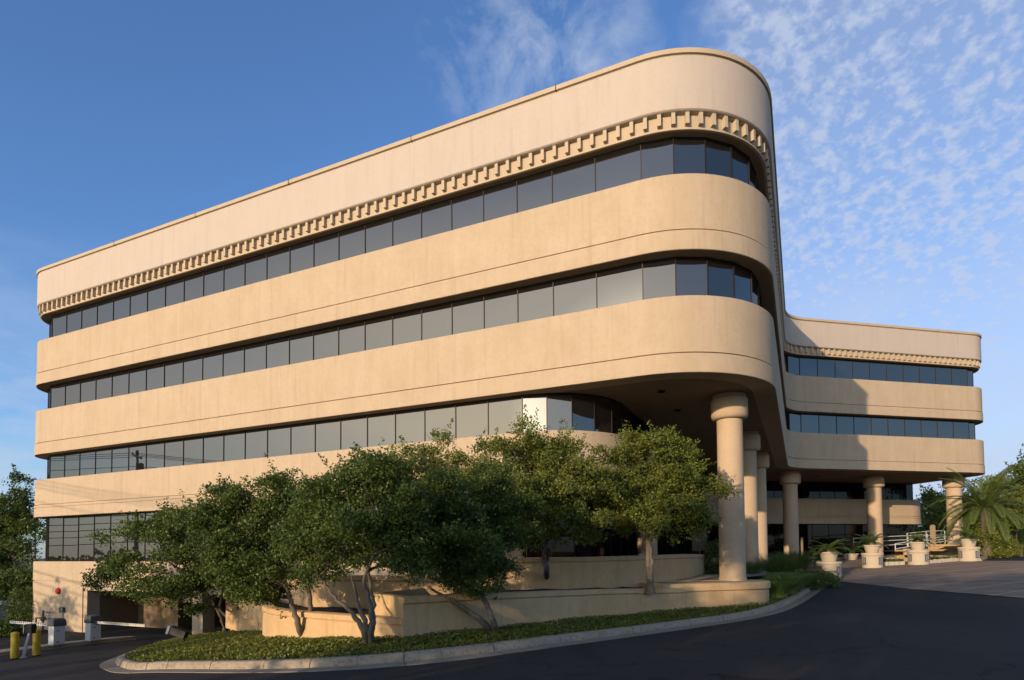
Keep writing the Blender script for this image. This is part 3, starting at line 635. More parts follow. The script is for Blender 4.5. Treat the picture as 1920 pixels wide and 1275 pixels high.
# plinth of the nearest column with its wall running left
pl = MB(); ctr = Vector((7.62, 21.25)); ring = []
dirA = Vector((-.94, -.34)).normalized(); perp = Vector((-dirA.y, dirA.x))
for i in range(25):
    a = -math.pi/2+math.pi*i/24; ring.append(ctr-dirA*math.cos(a)*1.15+perp*math.sin(a)*1.15)
ring += [ctr+dirA*3.6+perp*1.15, ctr+dirA*3.6-perp*1.15]
cen = sum((q for q in ring), Vector((0, 0)))/len(ring); rp = []
for i, q in enumerate(ring):
    d = (ring[(i+1) % len(ring)]-ring[i-1]).normalized(); n = nrm(d)
    if n.dot(q-cen) < 0: n = -n
    rp.append((q.x, q.y, n.x, n.y))
pl.sweep(rp, [(-.8, -1.02), (.01, -1.02), (.05, -1.05), (.05, -1.24), (.02, -1.27), (-.02, -1.28), (-.02, -1.31), (0, -1.32), (0, -3), (-.8, -3)])
tag(pl.build('column_plinth', STUCCO_LOW, smooth=30), 'round ended plinth wall carrying the nearest thick column', 'plinth')
ngon([(p[0]-p[2]*.5, p[1]-p[3]*.5) for p in rp], -1.03, 'plinth_fill', CONC2)['kind'] = 'structure'
drape('walkway', [(5.4, 21.8), (7.2, 23.9), (8.6, 26.5), (11.5, 27.5), (9.6, 23.4), (8.2, 22.3), (6.2, 21.7)], 0, CONC2, .8, zf=lambda a, b: -1.0+.05*(b-22))

# ------------------------------------------------------------------ gates, bollards, card reader on the left
isl = [(-20.2, 18.9), (-18.55, 22.0), (-17.35, 24.6), (-16.45, 26.0), (-16.25, 26.6), (-16.6, 26.8), (-17.1, 26.5), (-18.2, 24.9), (-19.6, 22.5), (-21.2, 19.4)]
b = MB(); k_ = len(isl)
ztop = lambda p: g1(*p)+.15
b.add([(p[0], p[1], ztop(p)) for p in isl]+[(p[0], p[1], ztop(p)-.4) for p in isl], [tuple(range(k_))]+[(i, (i+1) % k_, k_+(i+1) % k_, k_+i) for i in range(k_)])
b.build('gate_island', CONC)['kind'] = 'structure'
def gate(x_, y_, label, armdir, side):
    z = g1(x_, y_)+.15; rz = math.atan2(TB.y, TB.x)
    root = empty('barrier_gate', (x_, y_, z), label, 'barrier gate', 'parking barrier gates on the concrete island', rz)
    MB().box((0, 0, .36), (.40, .36, .72)).build('cabinet', WHITE, root)
    MB().box((0, 0, .015), (.46, .42, .03)).build('foot_plate', STEEL, root)
    h = MB(); 
    prof = [(.225, .725, .205), (.235, .76, .215), (.225, .93, .205), (.19, 1.0, .17), (.12, 1.03, .11)]
    vs = []; fs = []
    for (a, zz, c) in prof: vs += [(-a, -c, zz), (a, -c, zz), (a, c, zz), (-a, c, zz)]
    for i in range(len(prof)-1):
        for j in range(4): fs.append((4*i+j, 4*i+(j+1) % 4, 4*i+4+(j+1) % 4, 4*i+4+j))
    fs += [(3, 2, 1, 0), tuple(4*(len(prof)-1)+j for j in range(4))]
    h.add(vs, fs).build('hood', GREY, root, smooth=35)
    MB().box((-.06, -.187, .55), (.09, .012, .03)).box((-.06, -.184, .12), (.05, .01, .05)).build('keyhole_plate', GREY, root)
    MB().box((-.206, 0, .36), (.012, .30, .60)).build('access_panel', WHITE, root)
    s = side; ay = s*.27
    MB().lathe([(.07, 0), (.075, .02), (.075, .08), (.05, .1)], (0, 0, 0), 16).build('arm_hub', GREY, root).matrix_local = Matrix.Translation((0, s*.2, .72)) @ Matrix.Rotation(R(-90*s), 4, 'X')
    arm = MB().box((0, s*(.25+1.5), .74+.0), (.045, 3.0, .10)).build('arm', WHITE, root)
    st = MB()
    for j in range(17): st.box((-.024, s*(.75+j*.15), .755), (.004, .07, .055), mi=0)
    st.build('arm_stripes', BLACK if s > 0 else YEL, arm)
    return root
gate(-17.75, 24.0, 'grey topped white barrier gate cabinet nearest the yellow bollards, arm pointing away left', None, 1)
gate(-17.05, 25.05, 'grey topped white barrier gate cabinet on the garage side, arm reaching toward the opening', None, -1)
def bollard(x_, y_, label, h=.92):
    z = g1(x_, y_); root = empty('bollard', (x_, y_, z), label, 'bollard', 'yellow bollards guarding the card reader')
    MB().lathe([(.118, 0), (.118, h-.05), (.10, h-.02), (.05, h)], n=20).build('post', YEL, root, smooth=40); MB().lathe([(.124, .0), (.124, .04)], n=20).build('foot_ring', BLACK, root)
bollard(-16.95, 21.0, 'yellow bollard left of the leaning card reader'); bollard(-16.75, 21.7, 'yellow bollard right of the leaning card reader')
z = g1(-16.85, 21.25); cr = empty('card_reader', (-16.85, 21.25, z), 'white leaning post with a black card reader head between two yellow bollards', 'card reader')
MB().tube([(0, 0, 0), (.12, 0, .55), (.2, 0, .85)], .05, 10).build('post', WHITE, cr, smooth=40); MB().lathe([(.11, 0), (.11, .02)], n=14).build('foot_plate', WHITE, cr)
MB().box((.24, 0, 1.0), (.3, .16, .32), R(-20)).build('reader_head', BLACK, cr); MB().tube([(.06, -.09, .84), (.06, -.09, 1.17), (.14, -.11, 1.19), (.36, -.15, 1.19)], .012, 6).build('trim', WHITE, cr)
fl = empty('floodlight', (-9.9, 18.57, g1(-9.9, 18.57)+.2), 'black ground floodlight with pale lens tilted up on the planting bed', 'floodlight')
MB().tube([(0, 0, 0), (0, 0, .22)], .03, 8).box((0, 0, .03), (.12, .12, .05)).build('stake', BLACK, fl)
Mf = Matrix.Rotation(R(20), 4, 'Y')
MB().box((-.16, 0, .36), (.5, .26, .22), M=Mf).build('housing', BLACK, fl); MB().box((-.41, 0, .45), (.07, .30, .26), M=Mf).build('lens', mat('flood_lens', (.45, .5, .55), .2), fl)

# ------------------------------------------------------------------ planters, sago palms and the right hand corner
def frond_mesh(b, base, d, up, Ln, droop, nl, ll, wl, fold=.5, tones=None):
    """one pinnate frond: thin rachis plus leaflets both sides"""
    pts = []; p = Vector(base); v = (Vector(d)*math.cos(up)+Vector((0, 0, 1))*math.sin(up)).normalized(); n = 14
    for i in range(n+1):
        pts.append(p.copy()); p = p+v*Ln/n; v = (v+Vector((0, 0, -1))*droop/n).normalized()
    b.tube(pts, [.012*Ln*(1-.8*i/n)+.003 for i in range(n+1)], 4, 0, False)
    for j in range(nl):
        t = .12+.88*j/nl; fi = t*n; i = min(int(fi), n-1); q = pts[i].lerp(pts[i+1], fi-i); tg = (pts[i+1]-pts[i]).normalized(); sd_ = tg.cross(Vector((0, 0, 1))).normalized(); nu = sd_.cross(tg)
        l = ll*math.sin(math.pi*min(1, .12+t*.86))**.6
        for s in (-1, 1):
            e = (sd_*s*.85+tg*.55+nu*fold*random.uniform(.6, 1.2)*(1-t)+Vector((0, 0, -.18))).normalized()*l; wv = tg*wl
            m_ = q+e*.5+Vector((0, 0, .02*l)); b.add([q, m_+wv, q+e+Vector((0, 0, -.12*l)), m_-wv], [(0, 1, 2, 3)])
def add_tone(o, per=4):
    me = o.data; at = me.attributes.new('tone', 'FLOAT', 'POINT'); at.data.foreach_set('value', np.random.default_rng(1).uniform(0, 1, len(me.vertices)).astype(np.float32)); return o
def sago(root, z, R_=.75, n=18, seed=0):
    random.seed(seed)
    for i in range(n):
        b = MB(); a = 2*math.pi*i/n*2.4+random.uniform(-.2, .2); upa = random.uniform(.15, 1.15)
        frond_mesh(b, (0, 0, z), (math.cos(a), math.sin(a), 0), upa, R_*random.uniform(.85, 1.15), random.uniform(.9, 1.5), 36, .17, .0105)
        add_tone(b.build('frond', SAGOL, root, recalc=False))
def potted(x_, y_, label, labels, pedestal=True, s=1., seed=0, rot=0.):
    z = g1(x_, y_); zz = 0
    if pedestal:
        r0 = empty('planter_pedestal', (x_, y_, z-.03), labels, 'pedestal', 'cream light pedestals around the plaza')
        MB().lathe([(.50, 0), (.50, .62), (.52, .635), (.52, .67), (.50, .685), (.50, .70), (.545, .72), (.55, .79), (.53, .83), (.1, .84)], n=40).build('drum', CREAM, r0, smooth=35)
        for da in (-48, 48):
            a = math.atan2(-y_, -x_)+R(da+rot); c = (math.cos(a)*.497, math.sin(a)*.497, .40)
            fo = MB().box(c, (.03, .20, .40), a).build('light_frame', GREY, r0); MB().box((c[0]+math.cos(a)*.012, c[1]+math.sin(a)*.012, .40), (.02, .14, .33), a).build('lens', LENS, fo)
        zz = .81
    p = empty('potted_sago_palm', (x_, y_, z-.03+zz), label, 'potted palm', 'sago palms in cream pots around the plaza')
    MB().lathe([(.29*s, 0), (.30*s, .02), (.385*s, .37), (.42*s, .385), (.43*s, .44), (.42*s, .46), (.37*s, .455), (.36*s, .40)], n=36).build('pot', CREAM, p, smooth=35)
    MB().lathe([(.1, .38), (.365*s, .40)], n=20, cap=True).build('soil', SOIL, p); MB().lathe([(.10, .38), (.09, .5), (.05, .58)], n=12).build('stem', BARK, p)
    sago(p, .52, .9*s if pedestal else .8*s, 28, seed)
potted(14.75, 28.6, 'sago palm in a pot beside the ornamental grasses, top of the nearest pedestal', 'cream lamp pedestal nearest the kerb end beside the grasses', seed=1)
potted(19.7, 33.6, 'sago palm pot in front of the shaded column on the plaza', 'cream lamp pedestal standing alone left of the flower bed', seed=2)
potted(22.55, 34.1, 'sago palm pot beside the white handrail', 'cream lamp pedestal between the two stone edged flower beds', seed=3)
potted(26.0, 34.95, 'sago palm pot nearest the lawn kerb', 'cream lamp pedestal at the end of the lawn kerb', seed=4)
potted(22.9, 41.6, 'pot standing on the paving against the dark storefront', '', False, 1.25, 5)
potted(18.0, 35.8, 'pot on the paving partly hidden behind the nearest pedestal palm', '', False, 1.15, 6)
# low curved walls and stone edged flower beds by the handrail
def lw(pts, zt, label, h=1.2): 
    return wall('low_wall', pts, zt, -h, label, .3, mt=STUCCO_LOW, k=5, cat='low wall')
lw([(20.3, 35.0), (22.0, 36.3), (24.0, 37.6), (25.6, 38.4)], [-.42, -.42, -.40, -.40], 'lowest garden wall behind the lone pedestal')
lw([(23.3, 37.0), (25.5, 37.4), (27.2, 38.0), (28.3, 38.6)], [.0, .0, .02, .02], 'middle garden wall behind the stone edged flower bed')
lw([(26.4, 38.6), (28.3, 38.9), (30.2, 39.8), (36, 44.5)], [.33, .33, .33, .40], 'upper garden wall at the foot of the palm')
drape('garden_soil', [(22.4, 36), (26.2, 36.6), (29, 38.4), (36.3, 44.3), (35, 47.5), (29, 43), (24, 40)], 0, SOIL, 1, zf=lambda a, b: np.where(a < 27, -.1, .2)+.0*b)
def fbed(name, pts, inner_, label, n, seed):
    r_ = np.random.default_rng(seed); root = empty(name, (pts[0][0], pts[0][1], g1(*pts[0])), label, 'flower bed')
    for i in range(n):
        t = (i+.5)/n; a, b_ = Vector(pts[0]), Vector(pts[1]); p = a.lerp(b_, t); d = (b_-a); L_ = d.length/n
        MB().box((p.x-pts[0][0], p.y-pts[0][1], .09+g1(p.x, p.y)-g1(*pts[0])), (L_*r_.uniform(.86, .95), .2, r_.uniform(.2, .25)), math.atan2(d.y, d.x), taper=.92).build('edging_stone', STONE, root)
    poly = [pts[0], pts[1]]+inner_; N_ = 5000; X_ = r_.uniform(min(p[0] for p in poly), max(p[0] for p in poly), N_); Y_ = r_.uniform(min(p[1] for p in poly), max(p[1] for p in poly), N_); w_ = inpoly(X_, Y_, poly); X_, Y_ = X_[w_], Y_[w_]
    o_ = leafmesh('foliage', np.c_[X_-pts[0][0], Y_-pts[0][1], r_.uniform(.1, .38, len(X_))], .11, LEAF[0], r_, .4, .6, parent=root)
    k2 = len(X_)//9; leafmesh('blossoms', np.c_[X_[:k2]-pts[0][0], Y_[:k2]-pts[0][1], r_.uniform(.3, .42, k2)], .06, FLOWER, r_, .8, .9, parent=root)
fbed('flower_bed', [(20.75, 34.45), (22.0, 34.5)], [(22.3, 35.6), (21.0, 35.3)], 'small flower bed edged in limestone left of the middle pedestal', 4, 1)
fbed('flower_bed', [(23.1, 34.3), (25.5, 35.2)], [(26.3, 36.6), (23.4, 36.2)], 'white flowering bed edged in pale limestone blocks before the last pedestal', 8, 2)
# handrails
def rail(pts, label, hs=(.25, .6, .92)):
    root = empty('handrail', pts[0], label, 'handrail', 'white handrails on the ramp'); P = [Vector(p)-Vector(pts[0]) for p in pts]
    for h in hs: MB().tube([p+Vector((0, 0, h)) for p in P], .03, 8).build('rail', WHITE, root)
    for p in P: MB().tube([p+Vector((0, 0, -.3)), p+Vector((0, 0, hs[-1]))], .03, 8).build('post', WHITE, root)
rail([(24.1, 38.6, -.55), (26.6, 39.6, -.25), (29.3, 40.8, .0), (31.3, 41.6, .2)], 'white sloping handrail in front of the ramp')
rail([(28.6, 44.4, .25), (30.6, 45.3, .42), (32.6, 46.2, .5)], 'short white handrail at the top of the ramp behind the wooden post')
rail([(26.5, 47.6, .0), (29, 48.2, .1), (31.5, 48.8, .2), (33.4, 49.3, .3)], 'farthest white handrail beside the storefront corner')
wp = empty('wooden_post', (27.45, 40, .0), 'stout pale timber post rising beside the ramp handrail', 'post')
MB().box((0, 0, .78), (.24, .24, 1.55), R(10), taper=.86).build('post', WOOD, wp); MB().box((0, 0, 1.58), (.18, .18, .06), R(10), taper=.5).build('post_cap', WOOD, wp)
thin = empty('plaza_post', (18.9, 40.0, g1(18.9, 40)), 'slim brown marker post behind the ornamental grasses', 'post')
MB().box((0, 0, .85), (.11, .11, 1.75)).build('post', WOOD, thin); MB().box((0, 0, 1.74), (.13, .13, .04)).build('post_cap', BROWN, thin)
sg = empty('sign_post', (29.2, 38, -.3), 'small maroon sign with a pale round emblem on a brown post by the lawn', 'sign', rz=R(-30))
MB().box((0, 0, .55), (.09, .09, 1.3)).build('post', BROWN, sg); pn = MB().box((0, 0, 1.55), (.46, .06, .70)).build('panel', BROWN, sg)
MB().lathe([(.02, 0), (.15, 0), (.15, .012), (.02, .012)], n=20).build('emblem', CREAM, sg).matrix_local = Matrix.Translation((0, -.034, 1.66)) @ Matrix.Rotation(R(90), 4, 'X')
MB().box((0, -.034, 1.42), (.30, .006, .03)).box((0, -.034, 1.34), (.24, .006, .03)).build('text_lines', CREAM, sg)
fx = empty('box_floodlight', (23.45, 36.3, g1(23.45, 36.3)), 'cream box floodlight on a short stand beside the handrail foot', 'floodlight')
MB().box((0, 0, .62), (.42, .36, .36), R(20)).build('housing', CREAM, fx); MB().box((.26, -.06, .6), (.16, .30, .28), R(20)).build('visor', BLACK, fx); MB().tube([(0, 0, 0), (0, 0, .45)], .05).build('stand', BLACK, fx)

# ------------------------------------------------------------------ grasses by the kerb end
def blades(name, cx_, cy_, z0, r, h, n, label, seed, arch=1., dark=False, cat='ornamental grass', group='ornamental grass clumps at the kerb end'):
    r_ = np.random.default_rng(seed); V = []; F = []; T = []
    for i in range(n):
        a = r_.uniform(0, 2*math.pi); rr = r*math.sqrt(r_.uniform(0, 1))*.55; bx, by = rr*math.cos(a), rr*math.sin(a); a2 = a+r_.normal()*.5
        d = Vector((math.cos(a2), math.sin(a2), 0)); hh = h*r_.uniform(.6, 1.1); out = r*r_.uniform(.3, 1.0)*arch; wv = Vector((-d.y, d.x, 0))*.009*(1.5 if not dark else 1.2)
        k0 = len(V); M_ = 5
        for j in range(M_+1):
            t = j/M_; p = Vector((bx, by, 0))+d*out*t**1.6+Vector((0, 0, hh*(t*(1.45-.65*t*arch)))); w_ = wv*(1-t*.9); V += [tuple(p-w_), tuple(p+w_)]
        for j in range(M_): F.append((k0+2*j, k0+2*j+1, k0+2*j+3, k0+2*j+2))
        T += [r_.uniform()]*(2*M_+2)
    b = MB(); b.add(V, F); o = b.build(name, GRASSL if not dark else SAGOL, recalc=False); o.location = (cx_, cy_, z0)
    at = o.data.attributes.new('tone', 'FLOAT', 'POINT'); at.data.foreach_set('value', np.array(T, np.float32)); return tag(o, label, cat, group)
for i, (x_, y_, r, h, lb) in enumerate([(9.3, 22.0, .85, .75, 'arching grass clump touching the column plinth'), (10.1, 22.9, .85, .8, 'arching grass clump nearest the kerb bend'), (10.9, 24.2, .9, .75, 'arching grass clump in the middle of the row along the kerb'),
    (10.0, 24.3, .9, .85, 'arching grass clump behind the kerb row'), (11.8, 25.3, .85, .65, 'low grass clump beyond the middle of the kerb row')]):
    blades('ornamental_grass', x_, y_, g1(x_, y_)+.15, r, h, 2600, lb, 20+i)
for i, (x_, y_, r, h, lb) in enumerate([(9.3, 24.6, .8, 1.3, 'dark spiky clump between the first and second columns'), (11.8, 27.2, 1.1, 1.35, 'dark spiky clump in front of the second column foot'), (13.2, 29.2, 1.1, 1.3, 'dark spiky clump left of the slim marker post'), (14.2, 31.0, 1.0, 1.2, 'dark spiky clump behind the nearest pedestal'), (10.4, 26.0, .9, 1.1, 'dark spiky clump at the second column')]):
    blades('spiky_grass', x_, y_, g1(x_, y_)+.1, r, h, 1300, lb, 40+i, .8, True, group='dark spiky clumps behind the kerb grasses')
r_ = np.random.default_rng(9)
def shrub_blob(name, c, rad, n, size, mt, label, cat, seed, flowers=0, group=None, parent=None):
    r_ = np.random.default_rng(seed); u_ = r_.normal(size=(n, 3)); u_ /= np.linalg.norm(u_, axis=1)[:, None]; rr = r_.uniform(.25, 1, n)**.5
    bump = 1+.16*np.sin(u_[:, 0]*7+c[0])*np.cos(u_[:, 1]*6)+.1*np.sin(u_[:, 2]*11)
    P = u_*rr[:, None]*bump[:, None]*np.array(rad)
    root = empty(name, c, label, cat, group); leafmesh('foliage', P, size, mt, r_, .3, .5, parent=root)
    st = MB()
    for k in range(5): a = k*1.26; st.tube([(0, 0, -rad[2]), (math.cos(a)*rad[0]*.5, math.sin(a)*rad[1]*.5, rad[2]*.3)], [.03, .01], 5)
    st.build('stems', BARK, root)
    if flowers: k = r_.choice(n, flowers); leafmesh('blossoms', P[k]*1.02, size*.7, FLOWER, r_, .5, .9, parent=root)
shrub_blob('leafy_shrub', (12.7, 25.9, g1(12.7, 25.9)+.3), (1.0, 1.2, .45), 9000, .07, LEAF[0], 'low leafy shrub spilling over the kerb end beside the nearest pedestal', 'shrub', 5, 60)
shrub_blob('leafy_shrub', (11.6, 25.0, g1(11.6, 25.0)+.3), (.9, 1.0, .45), 7000, .07, LEAF[0], 'low leafy shrub between the grasses and the kerb', 'shrub', 6, 40)
for i, (x_, y_, sx, sz, lb) in enumerate([(29.2, 36.9, 1.3, .8, 'bushy mass at the foot of the palm'), (31.4, 39.2, 1.6, 1.0, 'bushy mass under the oleander'), (34.0, 41.5, 1.6, .9, 'bushy mass right of the oleander')]):
    shrub_blob('flowering_bush', (x_, y_, g1(x_, y_)+sz*.7), (sx, 1.0, sz), 8000, .11, LEAF[2], lb, 'bush', 80+i, 60)
shrub_blob('dark_bush', (8.1, 24.3, -.4), (.6, .6, .9), 3500, .09, LEAF[0], 'dark upright bush left of the nearest thick column', 'bush', 7)
for i, (x_, y_, s, lb) in enumerate([(33.5, 41.9, 1.0, 'low bush on the lawn right of the sign'), (36.5, 44.5, .9, 'low bush farther up the lawn slope')]):
    shrub_blob('low_bush', (x_, y_, g1(x_, y_)+.4), (s, s*.8, .45), 3500, .11, LEAF[0], lb, 'bush', 60+i)
for i, (x_, y_, sx, sz, lb) in enumerate([(-27.5, 29.5, 2.6, .5, 'low dark hedge left of the gate arm'), (-24.6, 29.6, 1.2, .45, 'low clipped hedge at the left corner of the wall'), (-26.2, 33.0, .9, 1.3, 'upright bush against the left corner of the building')]):
    shrub_blob('hedge' if i < 2 else 'corner_bush', (x_, y_, g1(x_, y_)+sz*.8), (sx, .8, sz), 6000, .11, LEAF[0], lb, 'hedge' if i < 2 else 'bush', 70+i)

